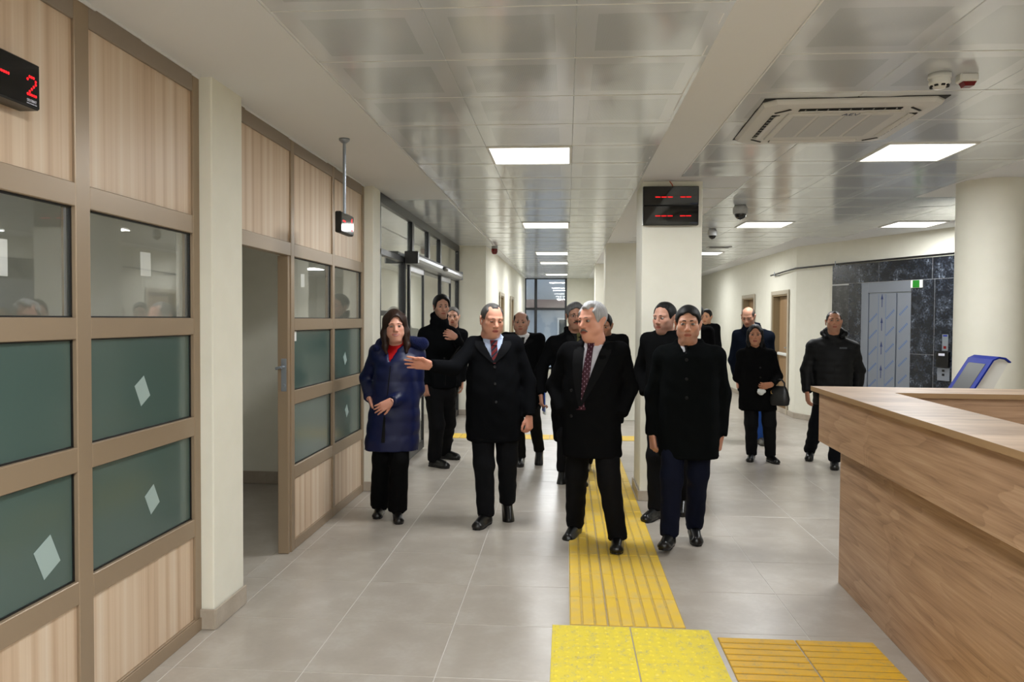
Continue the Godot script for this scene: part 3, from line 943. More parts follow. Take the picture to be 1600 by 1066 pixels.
func build_lift_hall() -> void:
	door_in_wall("door_4", "brown door with white push bar in the right wall, nearer of two", Vector3(3.736, 0, -13.86), -PI / 2 - 0.002, 0.98, -0.06, true)
	door_in_wall("door_5", "farther brown door in the right wall, behind the bald man in navy", Vector3(3.73, 0, -16.2), -PI / 2 - 0.002, 0.98, 0.0, false)
	# granite surround: local x along the wall towards the camera, z out of the wall
	var turn := -atan2(LIFT_DIR.y, LIFT_DIR.x)
	var o := thing("wall_lift_surround", "dark veined granite slabs cladding the wall round the lift", "wall cladding", Vector3(LIFT_A.x, 0, LIFT_A.y), turn, "", "structure")
	var t0: float = LT[0]
	var t1: float = LT[1]
	var t2: float = LT[2]
	var t3: float = LT[3]
	var t4: float = LT[4]
	var t5: float = LT[5]
	var top := 2.437
	var hd := 2.15
	var slabs := [[t0, t1, 0.0, hd - 0.02], [t1 + 0.004, t2, 0.0, hd], [t3, t4, 0.0, 1.155], [t3, t4, 1.159, hd], [t4 + 0.004, t5, 0.0, hd], [t5 + 0.004, t5 + 0.9, 0.0, hd],
		[t0, t0 + 0.9, hd + 0.004, top], [t0 + 0.904, t0 + 1.8, hd + 0.004, top], [t0 + 1.804, t5 + 0.9, hd + 0.004, top]]
	for s in slabs:
		put("granite_slab", boxm(Vector3(s[0], s[2], 0.001), Vector3(s[1], s[3], 0.035), 0.003), M.granite_grey if s[0] == t0 and s[2] == 0.0 else M.granite, o)
	for q in [[t0 + 0.002, t2, 0.0, hd], [t3, t5 + 0.89, 0.0, hd], [t0 + 0.002, t5 + 0.89, hd, top - 0.002]]:
		put("grout_backing", boxm(Vector3(q[0], q[2], 0.0005), Vector3(q[1], q[3], 0.030)), M.grey_plastic, o)
	var d := thing("lift_door", "steel lift door still under blue printed protective film", "lift door", o.position, turn)
	put("door_frame", boxm(Vector3(t2, 0, 0.002), Vector3(t2 + 0.13, hd, 0.03), 0.004), M.film, d)
	put("door_frame", boxm(Vector3(t2 + 0.13, 2.0, 0.002), Vector3(t3, hd, 0.03), 0.004), M.film, d)
	put("door_reveal", boxm(Vector3(t2 + 0.13, 0, 0.002), Vector3(t3, 2.0, 0.006)), M.steel, d)
	var tm := 2.055
	var near := put("door_leaf", boxm(Vector3(t2 + 0.15, 0.01, 0.012), Vector3(tm, 1.985, 0.024), 0.002), M.film, d)
	var far := put("door_leaf", boxm(Vector3(tm + 0.02, 0.01, 0.008), Vector3(t3 - 0.01, 1.985, 0.018), 0.002), M.film, d)
	# film print: seams, arrows and slanting lines of lettering
	var ln := MB.new()
	for f in [0.36, 0.63]:
		var x := lerpf(t2 + 0.15, tm, f)
		ln.box(Vector3(x - 0.003, 0.02, 0.0242), Vector3(x + 0.003, 1.98, 0.0250))
	put("film_seam", ln, M.film_line, near)
	for k in 6:
		var y := 0.12 + 0.335 * k
		var ar := MB.new()
		var x := lerpf(t2 + 0.15, tm, 0.49)
		ar.box(Vector3(x - 0.006, y, 0.0242), Vector3(x + 0.006, y + 0.15, 0.0250))
		ar.prism([Vector2(x - 0.022, y + 0.11), Vector2(x + 0.022, y + 0.11), Vector2(x, y + 0.19)], 0.0242, 0.0250)
		put("film_arrow", ar, M.film_ink, near)
	for k in 9:
		for q in 3:
			var st := MB.new()
			var x: float = [lerpf(t2 + 0.15, tm, 0.17), lerpf(t2 + 0.15, tm, 0.81), lerpf(tm, t3, 0.5)][q]
			var y: float = 0.235 * k + [0.0, 0.05, 0.10][q]
			if y > 1.86 or y < 0.1:
				continue
			st.xf = Transform3D(Basis(Vector3.BACK, 0.72), Vector3(x, y, 0.0247 if q < 2 else 0.0187))
			for u in 7:
				st.box(Vector3(-0.095 + 0.027 * u, -0.014, -0.0005), Vector3(-0.077 + 0.027 * u, 0.014, 0.0005))
			put("film_lettering", st, M.film_text, near if q < 2 else far)
	# exit sign, call panel
	var sg := thing("exit_sign", "small green sign with white ends above the right of the lift door", "sign", o.position, turn)
	put("face", boxm(Vector3(LT[6], 2.045, 0.037), Vector3(LT[7], 2.15, 0.058), 0.003), M.white_plastic, sg)
	put("green_panel", boxm(Vector3(lerpf(LT[6], LT[7], 0.2), 2.048, 0.058), Vector3(lerpf(LT[6], LT[7], 0.8), 2.147, 0.060)), M.green, sg)
	var cp := thing("call_panel", "lift call panel of grey, black and steel plates on the granite", "call panel", o.position, turn)
	var ca: float = LT[8]
	var cb: float = LT[9]
	var cm := lerpf(ca, cb, 0.33)
	var ce := lerpf(ca, cb, 0.82)
	put("floor_indicator", boxm(Vector3(cm, 1.218, 0.035), Vector3(ce, 1.431, 0.042), 0.002), M.steel, cp)
	put("indicator_print", boxm(Vector3(cm + 0.015, 1.405, 0.042), Vector3(ce - 0.015, 1.422, 0.0432)), M.blue, cp)
	put("warning_print", boxm(Vector3(cm + 0.025, 1.245, 0.042), Vector3(ce - 0.025, 1.28, 0.0432)), M.red, cp)
	put("card_reader", boxm(Vector3(ca, 1.008, 0.035), Vector3(cb, 1.21, 0.08), 0.01), M.black_plastic, cp)
	put("reader_window", boxm(Vector3(lerpf(ca, cb, 0.25), 1.155, 0.08), Vector3(lerpf(ca, cb, 0.75), 1.185, 0.082)), M.white_print, cp)
	put("button_plate", boxm(Vector3(ca, 0.833, 0.035), Vector3(cb, 1.0, 0.045), 0.002), M.film, cp)
	for y in [0.963, 0.91]:
		put("button", boxm(Vector3(lerpf(ca, cb, 0.4), y - 0.015, 0.045), Vector3(lerpf(ca, cb, 0.6), y + 0.015, 0.050), 0.003), M.black_plastic, cp)
	# pipe along the wall above
	var pp := thing("wall_pipe", "thin black pipe on hooks along the wall top beside the lift", "pipe")
	var pt := MB.new()
	pt.tube([Vector3(3.665, 2.405, -14.25), Vector3(3.675, 2.43, -13.2), lift_at(0.05, 2.445, 0.055), lift_at(LT[0] + 0.25, 2.455, 0.055), lift_at(LT[5] + 0.5, 2.462, 0.055)], 0.014, 8)
	put("pipe", pt, M.black_plastic, pp)
	for q in [Vector3(3.665, 2.415, -13.95), lift_at(LT[0] + 0.1, 2.462, 0.055)]:
		var hk := MB.new()
		hk.box(q - Vector3(0.02, 0.035, 0.01), q + Vector3(0.075, -0.02, 0.01), 0.003)
		hk.box(q - Vector3(0.02, 0.03, 0.01), q + Vector3(-0.012, 0.04, 0.01), 0.003)
		put("hook", hk, M.steel, pp)


# ---------------------------------------------------------------- reception counter
func build_counter() -> void:
	var c := thing("reception_counter", "oak laminate reception counter with a raised pale top, right foreground", "counter", Vector3(1.665, 0, -4.80), -0.0392)
	# local: x right, z towards the camera; the corner stands at the origin
	var l := 4.6
	put("base_panel", boxm(Vector3(0.0, 0.0, 0.0), Vector3(0.018, 0.862, l), 0.0015), M.oak, c)
	put("base_panel", boxm(Vector3(0.018, 0.0, 0.0), Vector3(2.4, 0.862, 0.018), 0.0015), M.oak, c)
	put("fascia", boxm(Vector3(-0.125, 0.862, -0.02), Vector3(-0.107, 1.166, l), 0.0015), M.oak, c)
	put("fascia", boxm(Vector3(-0.107, 0.862, -0.02), Vector3(2.4, 1.166, -0.002), 0.0015), M.oak, c)
	put("fascia_underside", boxm(Vector3(-0.107, 0.862, 0.0), Vector3(0.0, 0.88, l), 0.001), M.oak_edge, c)
	put("inner_panel", boxm(Vector3(0.14, 0.0, 0.28), Vector3(0.158, 1.166, l), 0.0015), M.oak, c)
	put("inner_panel", boxm(Vector3(0.158, 0.0, 0.262), Vector3(2.4, 1.166, 0.28), 0.0015), M.oak, c)
	put("desk_board", boxm(Vector3(0.158, 0.72, 0.28), Vector3(0.75, 0.75, l), 0.002), M.oak_top, c)
	put("desk_board", boxm(Vector3(0.75, 0.72, 0.28), Vector3(2.4, 0.75, 0.86), 0.002), M.oak_top, c)
	var out := [Vector2(-0.165, -0.055), Vector2(2.45, -0.055), Vector2(2.45, 0.325), Vector2(0.185, 0.325), Vector2(0.185, l), Vector2(-0.165, l)]
	var tp := MB.new()
	tp.xf = Transform3D(Basis(Vector3.RIGHT, Vector3.BACK, Vector3.DOWN), Vector3(0, 0, 0))
	var m := MB.new()
	m.prism(out, 0.0, 0.027)
	var m2 := MB.new()
	for k in m.v.size():
		m2.v.append(Vector3(m.v[k].x, 1.1935 - m.v[k].z, m.v[k].y))
		m2.n.append(Vector3(m.n[k].x, -m.n[k].z, m.n[k].y))
		m2.t.append(Vector2.ZERO)
		m2.c.append(Color.WHITE)
	m2.i = m.i
	put("counter_top", m2, M.oak_top, c)
	for q in [[Vector3(-0.1665, 1.1665, -0.0565), Vector3(-0.165, 1.1935, l)], [Vector3(0.185, 1.1665, 0.325), Vector3(0.1865, 1.1935, l)], [Vector3(0.185, 1.1665, 0.325), Vector3(2.45, 1.1935, 0.3265)], [Vector3(-0.165, 1.1665, -0.0565), Vector3(2.45, 1.1935, -0.055)]]:
		put("edge_band", boxm(q[0], q[1]), M.oak_edge, c)


# ---------------------------------------------------------------- fittings
const DIGITS := {"2": ["01110", "10001", "00001", "00010", "00100", "01000", "11111"], "1": ["00100", "01100", "00100", "00100", "00100", "00100", "01110"], "-": ["00000", "00000", "00000", "11111", "00000", "00000", "00000"]}


func led(text: String, pitch: float, dot: float) -> MB:
	# dots in x, y on z = 0, from the lower left corner
	var m := MB.new()
	var x := 0.0
	for ch in text:
		if DIGITS.has(ch):
			for r in 7:
				for q in 5:
					if DIGITS[ch][r][q] == "1":
						m.lathe(Vector3(x + q * pitch, (6 - r) * pitch, 0), [[dot, 0.0], [dot * 0.7, 0.0012]], 8, Vector3.BACK)
		x += 6.2 * pitch
	return m


func build_fittings() -> void:
	for k in LAMPS.size():
		var p: Array = LAMPS[k]
		var which: String = ["square panel light in the corridor ceiling behind the camera", "largest panel light of the corridor row, nearest in the picture", "second panel light of the corridor row", "third panel light of the corridor row", "fourth panel light of the corridor row", "farthest panel light of the corridor row before the window", "panel light in the lift hall ceiling behind the camera", "large panel light in the lift hall below the air conditioner", "lift hall panel light beside the small dome camera", "lift hall panel light left of the round column", "lift hall panel light right of the square pillar", "farthest lift hall panel light", "corridor panel light farthest behind the camera", "unseen panel light added to brighten the near hall behind the camera", "unseen corridor panel light added for brightness just behind the camera", "lift hall panel light farthest behind the camera", "unseen panel light added to brighten the entrance lobby behind the glass", "unseen dim panel light added to brighten the side room behind the doorway"][k]
		var o := thing("ceiling_light", which, "ceiling light", Vector3(p[0], CEIL, p[1]), 0, "square panel lights")
		var f := MB.new()
		f.box(Vector3(-0.298, -0.016, -0.298), Vector3(0.298, 0.0, -0.28), 0.002)
		f.box(Vector3(-0.298, -0.016, 0.28), Vector3(0.298, 0.0, 0.298), 0.002)
		f.box(Vector3(-0.298, -0.016, -0.28), Vector3(-0.28, 0.0, 0.28), 0.002)
		f.box(Vector3(0.28, -0.016, -0.28), Vector3(0.298, 0.0, 0.28), 0.002)
		put("frame", f, M.white_plastic, o)
		put("light_diffuser", boxm(Vector3(-0.283, -0.012, -0.283), Vector3(0.283, -0.004, 0.283)), M.added_lamp_dim if p[0] < -2.0 and p[1] > -6.0 else M.lamp, o)
	air_conditioner()
	# smoke detector
	var s := thing("smoke_detector", "white round smoke detector on the ceiling above the air conditioner", "smoke detector", Vector3(1.795, CEIL - 0.006, -3.92))
	var m := MB.new()
	m.lathe(Vector3.ZERO, [[0.0, 0.0], [0.052, 0.0], [0.052, -0.02], [0.05, -0.024]], 24)
	put("base", m, M.white_plastic, s)
	m = MB.new()
	m.lathe(Vector3.ZERO, [[0.046, -0.024], [0.049, -0.045], [0.042, -0.056], [0.028, -0.06], [0.026, -0.07], [0.0, -0.072]], 24)
	put("head", m, M.white_plastic, s)
	m = MB.new()
	for k in 8:
		var a := TAU * k / 8
		m.xf = Transform3D(Basis(Vector3.UP, a), Vector3(0, -0.06, 0))
		m.box(Vector3(-0.008, -0.004, 0.034), Vector3(0.008, 0.004, 0.043))
	put("vent_slot", m, M.dark, s)
	# white and red alarm indicator
	s = thing("alarm_indicator", "small white box with a red lens beside the smoke detector", "indicator", Vector3(1.93, CEIL - 0.006, -3.93))
	put("case", boxm(Vector3(-0.045, -0.04, -0.03), Vector3(0.04, 0.0, 0.03), 0.006), M.white_plastic, s)
	m = MB.new()
	m.prism([Vector2(-0.032, -0.04), Vector2(-0.02, -0.062), Vector2(0.02, -0.062), Vector2(0.032, -0.04)], -0.02, 0.025)
	put("lens", m, M.red, s)
	# dome cameras
	for q in [[Vector3(1.80, CEIL - 0.006, -8.25), 0.075, "larger dark dome camera hanging beside the lift hall panel light"], [Vector3(1.90, CEIL - 0.006, -10.35), 0.06, "smaller dome camera farther along the lift hall ceiling"]]:
		s = thing("dome_camera", q[2], "camera", q[0], 0, "dome cameras")
		m = MB.new()
		m.lathe(Vector3.ZERO, [[0.0, 0.0], [q[1] * 0.75, 0.0], [q[1], -0.03], [q[1], -0.085], [q[1] * 0.9, -0.09]], 22)
		put("case", m, M.grey_plastic, s)
		m = MB.new()
		m.ball(Vector3(0, -0.088, 0), Vector3.ONE * q[1] * 0.82, 18, 12)
		put("dome", m, M.black_gloss, s)
	s = thing("ceiling_hatch", "dark slot vent in the far lift hall ceiling", "vent", Vector3(2.48, CEIL - 0.006, -12.9))
	put("frame", boxm(Vector3(-0.19, -0.012, -0.10), Vector3(0.19, 0.0, 0.10), 0.003), M.grey_plastic, s)
	put("slot", boxm(Vector3(-0.16, -0.014, -0.07), Vector3(0.16, -0.012, 0.07)), M.dark, s)
	# red siren
	s = thing("alarm_siren", "small red alarm siren on the ceiling at the corridor corner", "siren", Vector3(-1.20, CEIL - 0.006, -12.85))
	m = MB.new()
	m.lathe(Vector3.ZERO, [[0.0, 0.0], [0.05, 0.0], [0.05, -0.03], [0.045, -0.034]], 18)
	put("base", m, M.grey_plastic, s)
	m = MB.new()
	m.lathe(Vector3.ZERO, [[0.052, -0.034], [0.052, -0.085], [0.04, -0.115], [0.018, -0.125], [0.0, -0.126]], 18)
	put("siren_body", m, M.red, s)
	# number displays
	s = thing("queue_display", "black number display on the near partition showing a red dash and 2", "display", Vector3(-1.85, 2.368, -2.53))
	put("case", boxm(Vector3(-0.012, -0.078, 0.0), Vector3(0.06, 0.075, 0.46), 0.004), M.black_plastic, s)
	put("face", boxm(Vector3(0.06, -0.074, 0.004), Vector3(0.0625, 0.071, 0.456), 0.001), M.black_gloss, s)
	var q2 := put("digit", led("2", 0.0098, 0.0049), M.led, s)
	q2.position = Vector3(0.063, -0.036, 0.062)
	q2.rotation.y = PI / 2
	q2 = put("digit", led("-", 0.0098, 0.0049), M.led, s)
	q2.position = Vector3(0.063, -0.026, 0.19)
	q2.rotation.y = PI / 2
	q2 = put("brand_text", words("SISOMAT", 0.0085, 0.001), M.white_print, s)
	q2.position = Vector3(0.0632, -0.056, 0.043)
	q2.rotation.y = PI / 2
	q2 = put("brand_text", words("www.sisomat.com", 0.0045, 0.001), M.white_print, s)
	q2.position = Vector3(0.0632, -0.0655, 0.043)
	q2.rotation.y = PI / 2
	s = thing("queue_display", "small number display hanging from the ceiling on a grey rod", "display", Vector3(-1.50, 2.235, -5.19))
	m = MB.new()
	m.cyl(Vector3(0, 0.06, 0.04), Vector3(0, 0.56, 0.04), 0.0105, 14)
	put("rod", m, M.steel, s)
	m = MB.new()
	m.lathe(Vector3(0, 0.565, 0.04), [[0.0, 0.0], [0.036, 0.0], [0.036, -0.012], [0.016, -0.03], [0.0, -0.03]], 20)
	put("ceiling_rose", m, M.steel, s)
	put("case", boxm(Vector3(-0.032, -0.072, -0.15), Vector3(0.01, 0.068, 0.15), 0.006), M.black_plastic, s)
	put("face", boxm(Vector3(0.01, -0.065, -0.145), Vector3(0.0125, 0.061, 0.145), 0.001), M.black_gloss, s)
	q2 = put("digit", led("-", 0.0125, 0.0062), M.led, s)
	q2.position = Vector3(0.0127, -0.03, 0.11)
	q2.rotation.y = PI / 2
	q2 = put("digit", led("1", 0.0125, 0.0062), M.led, s)
	q2.position = Vector3(0.0127, -0.035, -0.075)
	q2.rotation.y = PI / 2
	for k in 2:
		s = thing("queue_display", ["upper of two black number displays on the square pillar, red dashes", "lower of two black number displays on the square pillar, red dashes"][k], "display", Vector3(0.893, 2.667 - 0.167 * k, -6.85), 0, "pillar displays")
		put("case", boxm(Vector3(-0.238, -0.083, -0.002), Vector3(0.238, 0.083, 0.05), 0.003), M.black_plastic, s)
		put("face", boxm(Vector3(-0.234, -0.079, 0.05), Vector3(0.234, 0.079, 0.0525), 0.001), M.black_gloss, s)
		for x in [-0.129, -0.076, -0.023, 0.084, 0.134]:
			q2 = put("dash", led("-", 0.0088, 0.0042), M.led, s)
			q2.position = Vector3(x, -0.036 if k == 0 else -0.032, 0.0527)
		q2 = put("brand_text", words("SISOMAT", 0.011, 0.001), M.blue_print, s)
		q2.position = Vector3(0.197, -0.066, 0.0528)
		if k == 0:
			m = MB.new()
			m.tube([Vector3(0.02, 0.08, 0.02), Vector3(0.012, 0.1, 0.03), Vector3(-0.008, 0.133, 0.012)], 0.004, 8)
			put("cable", m, M.orange, s)
	kiosk()


func air_conditioner() -> void:
	var o := thing("air_conditioner", "white square ceiling cassette air conditioner with slotted vents", "air conditioner", Vector3(1.555, CEIL - 0.006, -4.77), -0.03)
	var h := 0.475
	var y := -0.03
	var out := [Vector2(-h + 0.06, -h), Vector2(h - 0.06, -h), Vector2(h, -h + 0.06), Vector2(h, h - 0.06), Vector2(h - 0.06, h), Vector2(-h + 0.06, h), Vector2(-h, h - 0.06), Vector2(-h, -h + 0.06)]
	var m := MB.new()
	var rows := []
	for q in [[1.0, 0.004], [1.0, -0.012], [0.975, y], [0.86, y - 0.006], [0.64, y - 0.008]]:
		var row := PackedVector3Array()
		for p in out:
			row.append(Vector3(p.x * q[0], q[1], p.y * q[0]))
		rows.append(row)
	for a in rows.size() - 1:
		for k in 8:
			m.quad(rows[a][k], rows[a + 1][k], rows[a + 1][(k + 1) % 8], rows[a][(k + 1) % 8])
	put("housing", m, M.ac, o)
	put("shadow_line_plate", boxm(Vector3(-h - 0.004, -0.004, -h - 0.004), Vector3(h + 0.004, 0.003, h + 0.004)), M.dark, o)  # dark plate stands in for the shadow line round the housing
	put("grille_frame", boxm(Vector3(-0.315, y - 0.016, -0.315), Vector3(0.315, y - 0.004, 0.315), 0.004), M.ac, o)
	for k in 4:
		put("grille_panel", boxm(Vector3(-0.275 + 0.14 * k, y - 0.0185, -0.225), Vector3(-0.155 + 0.14 * k, y - 0.015, 0.27), 0.001), M.ac_grille, o)
	for k in 4:
		var v := put("vent_slot", boxm(Vector3(-0.27, -0.002, -0.022), Vector3(0.27, 0.002, 0.022)), M.dark, o)
		var a := PI / 2 * k
		v.position = Vector3(sin(a) * 0.372, y - 0.0085, cos(a) * 0.372)
		v.rotation.y = a
		var fl := put("louvre", boxm(Vector3(-0.268, -0.0035, -0.016), Vector3(0.268, 0.0035, 0.016), 0.002), M.ac, o)
		fl.position = Vector3(sin(a) * 0.362, y - 0.013, cos(a) * 0.362)
		fl.rotation = Vector3(0.35, a, 0)
		for x in 9:
			var fn := put("fin", boxm(Vector3(-0.002, -0.003, -0.02), Vector3(0.002, 0.003, 0.02)), M.ac, v)
			fn.position = Vector3(-0.24 + 0.06 * x, -0.002, 0)
	for k in 4:
		var a := PI / 2 * k + PI / 4
		var cn := put("corner_slot", boxm(Vector3(-0.05, -0.002, -0.006), Vector3(0.05, 0.002, 0.006)), M.dark, o)
		cn.position = Vector3(sin(a) * 0.50, y - 0.009, cos(a) * 0.50)
		cn.rotation.y = a
	var t := put("logo", words("AEV", 0.040, 0.002), M.blue_print, o)
	t.position = Vector3(0.03, y - 0.0165, 0.292)
	t.rotation = Vector3(PI / 2, 0, 0)


func kiosk() -> void:
	# slanted terminal facing the corridor (-x), its white flank towards the camera
	var o := thing("information_kiosk", "blue and white slanted touch screen kiosk behind the counter", "kiosk", Vector3(3.25, 0, -6.27))
	var prof := [Vector2(-0.19, 1.02), Vector2(-0.02, 1.30), Vector2(0.02, 1.317), Vector2(0.06, 1.31), Vector2(0.09, 1.285), Vector2(-0.05, 1.02), Vector2(-0.09, 0.93), Vector2(-0.18, 0.95)]
	var m := MB.new()
	m.prism(prof, -0.17, 0.17)
	put("body", m, M.white_plastic, o)
	var d := Vector2(0.17, 0.28).normalized()
	var nn := Vector2(-d.y, d.x)
	m = MB.new()
	var strip := [Vector2(-0.19, 1.02), Vector2(-0.02, 1.30), Vector2(0.02, 1.318), Vector2(0.062, 1.312), Vector2(0.10, 1.284)]
	var pts := []
	for p in strip:
		pts.append(p)
	var up := [Vector2(0.106, 1.292), Vector2(0.066, 1.324), Vector2(0.018, 1.331), Vector2(-0.029, 1.308), Vector2(-0.202, 1.024)]
	for p in up:
		pts.append(p)
	m.prism(pts, -0.182, 0.182)
	put("blue_frame", m, M.blue, o)
	m = MB.new()
	m.xf = Transform3D(Basis(Vector3(0, 0, 1), Vector3(d.x, d.y, 0), Vector3(nn.x, nn.y, 0)), Vector3(-0.105, 1.16, 0))
	m.box(Vector3(-0.125, -0.13, 0.004), Vector3(0.125, 0.125, 0.0145), 0.002)
	put("screen", m, M.screen, o)
	m = MB.new()
	m.box(Vector3(-0.16, 0.04, -0.09), Vector3(-0.06, 0.98, 0.09), 0.015)
	put("stand", m, M.white_plastic, o)
	put("foot_plate", boxm(Vector3(-0.32, 0.0, -0.22), Vector3(0.1, 0.04, 0.22), 0.012), M.grey_plastic, o)


# ---------------------------------------------------------------- people: distance fields meshed as surface nets
class SDF:
	var T := PackedInt32Array()      # 0 tapered capsule, 1 ellipsoid, 2 loft of rings
	var A := PackedVector3Array()
	var B := PackedVector3Array()
	var N := PackedVector3Array()
	var F := PackedVector4Array()
	var K := PackedFloat32Array()
	var OP := PackedInt32Array()     # 0 joined, 1 taken away
	var E := PackedInt32Array()      # capsule cut flat at its far end
	var R: Array[Basis] = []
	var L := PackedFloat32Array()    # loft table: cx, cz, a, b each 2 cm
	var Ly0 := 0.0
	var Ln := 0
	var Lp := 2.4
	var clip := PackedVector4Array() # keep where n . p < w
	var cell := 0.012
	var wr := 0.0
	var quilt := 0.0
	var qper := 0.08
	var off := 0.0
	var vcut := PackedFloat32Array() # y bottom, y top, x bottom, x top, half width at the top
	var frame := Transform3D.IDENTITY
	var fs := 1.0
	var V := PackedVector3Array()
	var NN := PackedVector3Array()
	var I := PackedInt32Array()

	func _add(t: int, a: Vector3, b: Vector3, n: Vector3, f: Vector4, k: float, op: int, e: int, r: Basis) -> void:
		T.append(t)
		A.append(a)
		B.append(b)
		N.append(n)
		F.append(f)
		K.append(k)
		OP.append(op)
		E.append(e)
		R.append(r)

	func cap(a: Vector3, b: Vector3, ra: float, rb := -1.0, k := 0.02, op := 0, flat := Vector3.ZERO, s := 1.0, cut := 0) -> void:
		a = frame * a
		b = frame * b
		var ba := b - a
		if rb < 0:
			rb = ra
		_add(0, a, ba, (frame.basis * flat).normalized(), Vector4(1.0 / maxf(ba.length_squared(), 1e-9), ra * fs, (rb - ra) * fs, 1.0 / s - 1.0), k * fs, op, cut, Basis.IDENTITY)

	func ell(c: Vector3, r: Vector3, k := 0.02, op := 0, b := Basis.IDENTITY) -> void:
		_add(1, frame * c, r * fs, Vector3.ZERO, Vector4.ZERO, k * fs, op, 0, (frame.basis.orthonormalized() * b).transposed())

	func both(c: Vector3, r: Vector3, k := 0.02, op := 0) -> void:
		ell(c, r, k, op)
		ell(Vector3(-c.x, c.y, c.z), r, k, op)

	func both_cap(a: Vector3, b: Vector3, ra: float, rb := -1.0, k := 0.02, op := 0, flat := Vector3.ZERO, s := 1.0) -> void:
		cap(a, b, ra, rb, k, op, flat, s)
		cap(Vector3(-a.x, a.y, a.z), Vector3(-b.x, b.y, b.z), ra, rb, k, op, flat, s)

	# rings [y, cx, a, b, cz], y rising
	func loft(rings: Array, k := 0.03) -> void:
		var y0: float = rings[0][0]
		var y1: float = rings[-1][0]
		Ly0 = y0
		Ln = int(ceil((y1 - y0) / 0.02)) + 1
		L.clear()
		for q in Ln:
			var y := minf(y0 + 0.02 * q, y1)
			var s := 0
			while s < rings.size() - 2 and rings[s + 1][0] < y:
				s += 1
			var f: float = (y - rings[s][0]) / (rings[s + 1][0] - rings[s][0])
			var p0: Array = rings[maxi(s - 1, 0)]
			var p3: Array = rings[mini(s + 2, rings.size() - 1)]
			for ch in [1, 4, 2, 3]:
				L.append(cubic_interpolate(rings[s][ch], rings[s + 1][ch], p0[ch], p3[ch], f))
		_add(2, Vector3(0, y0, 0), Vector3(0, y0 + 0.02 * (Ln - 1), 0), Vector3.ZERO, Vector4.ZERO, k, 0, 0, Basis.IDENTITY)

	func prim(i: int, p: Vector3) -> float:
		var ty := T[i]
		if ty == 0:
			var q := p - A[i]
			var f := F[i]
			if f.w != 0.0:
				q += N[i] * (N[i].dot(q) * f.w)
			var ba := B[i]
			var h := q.dot(ba) * f.x
			if h > 1.0 and E[i] == 1:
				return maxf((q - ba * h).length() - (f.y + f.z), (h - 1.0) * ba.length())
			h = clampf(h, 0.0, 1.0)
			return (q - ba * h).length() - (f.y + f.z * h)
		if ty == 1:
			var u: Vector3 = R[i] * (p - A[i]) / B[i]
			var k0 := u.length()
			return k0 * (k0 - 1.0) / maxf((u / B[i]).length(), 1e-6)
		var y := (p.y - Ly0) / 0.02
		var q := clampi(int(y), 0, Ln - 2)
		var f := clampf(y - q, 0.0, 1.0)
		var j := q * 4
		var a := lerpf(L[j + 2], L[j + 6], f)
		var b := lerpf(L[j + 3], L[j + 7], f)
		var ux := absf(p.x - lerpf(L[j], L[j + 4], f)) / a
		var uz := absf(p.z - lerpf(L[j + 1], L[j + 5], f)) / b
		var d := (0.8 * sqrt(ux * ux + uz * uz) + 0.2 * maxf(ux, uz) - 1.0) * minf(a, b)
		var e := maxf(Ly0 - p.y, p.y - (Ly0 + 0.02 * (Ln - 1)))
		return sqrt(d * d + e * e) if d > 0.0 and e > 0.0 else maxf(d, e)

	func at(p: Vector3, act: PackedInt32Array) -> float:
		var f := 1e3
		for i in act:
			var d := prim(i, p)
			var k := K[i]
			if OP[i] == 0:
				var h := maxf(k - absf(f - d), 0.0)
				f = minf(f, d) - h * h * 0.25 / k
			else:
				var h := maxf(k - absf(f + d), 0.0)
				f = maxf(f, -d) + h * h * 0.25 / k
		f -= off
		if quilt > 0.0:
			f -= quilt * (sqrt(absf(cos(PI * p.y / qper))) - 0.6)
		if wr > 0.0:
			f += wr * (sin(p.x * 29.0 + 3.0 * sin(p.y * 13.0 + p.z * 9.0)) * sin(p.y * 21.0 + 2.0 * sin(p.x * 17.0 + 1.0)) + 0.5 * sin(p.y * 47.0 + p.x * 31.0 + p.z * 23.0))
		if vcut.size():
			var t := (p.y - vcut[0]) / (vcut[1] - vcut[0])
			var dv := maxf(absf(p.x - lerpf(vcut[2], vcut[3], t)) - vcut[4] * t, (vcut[0] - p.y) * 0.7)
			f = maxf(f, -maxf(maxf(dv, -(f + 0.03)), -p.z))
		for c in clip:
			f = maxf(f, c.x * p.x + c.y * p.y + c.z * p.z - c.w)
		return f

	func everything() -> PackedInt32Array:
		return PackedInt32Array(range(T.size()))

	# where a ray from the front (falling z) meets the surface
	func front(x: float, y: float, all: PackedInt32Array) -> float:
		var z := 0.45
		for q in 60:
			var d := at(Vector3(x, y, z), all)
			if d < 0.0008:
				return z
			z -= maxf(d * 0.75, 0.0008)
			if z < -0.3:
				break
		return NAN

	func run() -> void:
		var lo := Vector3.ONE * 1e3
		var hi := -lo
		for i in T.size():
			if OP[i] == 1:
				continue
			var a := A[i]
			var b := A[i]
			var r := 0.0
			if T[i] == 0:
				b = A[i] + B[i]
				r = maxf(F[i].y, F[i].y + F[i].z)
			elif T[i] == 1:
				r = maxf(B[i].x, maxf(B[i].y, B[i].z))
			else:
				b = B[i]
				for q in Ln:
					r = maxf(r, maxf(absf(L[q * 4]) + L[q * 4 + 2], absf(L[q * 4 + 1]) + L[q * 4 + 3]))
			lo = lo.min(a.min(b) - Vector3.ONE * r)
			hi = hi.max(a.max(b) + Vector3.ONE * r)
		lo -= Vector3.ONE * (cell * 2.5 + off + quilt)
		hi += Vector3.ONE * (cell * 2.5 + off + quilt)
		var NB := 4
		var bx := int(ceil((hi.x - lo.x) / cell / NB))
		var by := int(ceil((hi.y - lo.y) / cell / NB))
		var bz := int(ceil((hi.z - lo.z) / cell / NB))
		var sx := bx * NB + 2
		var sy := by * NB + 2
		var ids := {}
		var edges := PackedInt64Array()
		var M := NB + 1
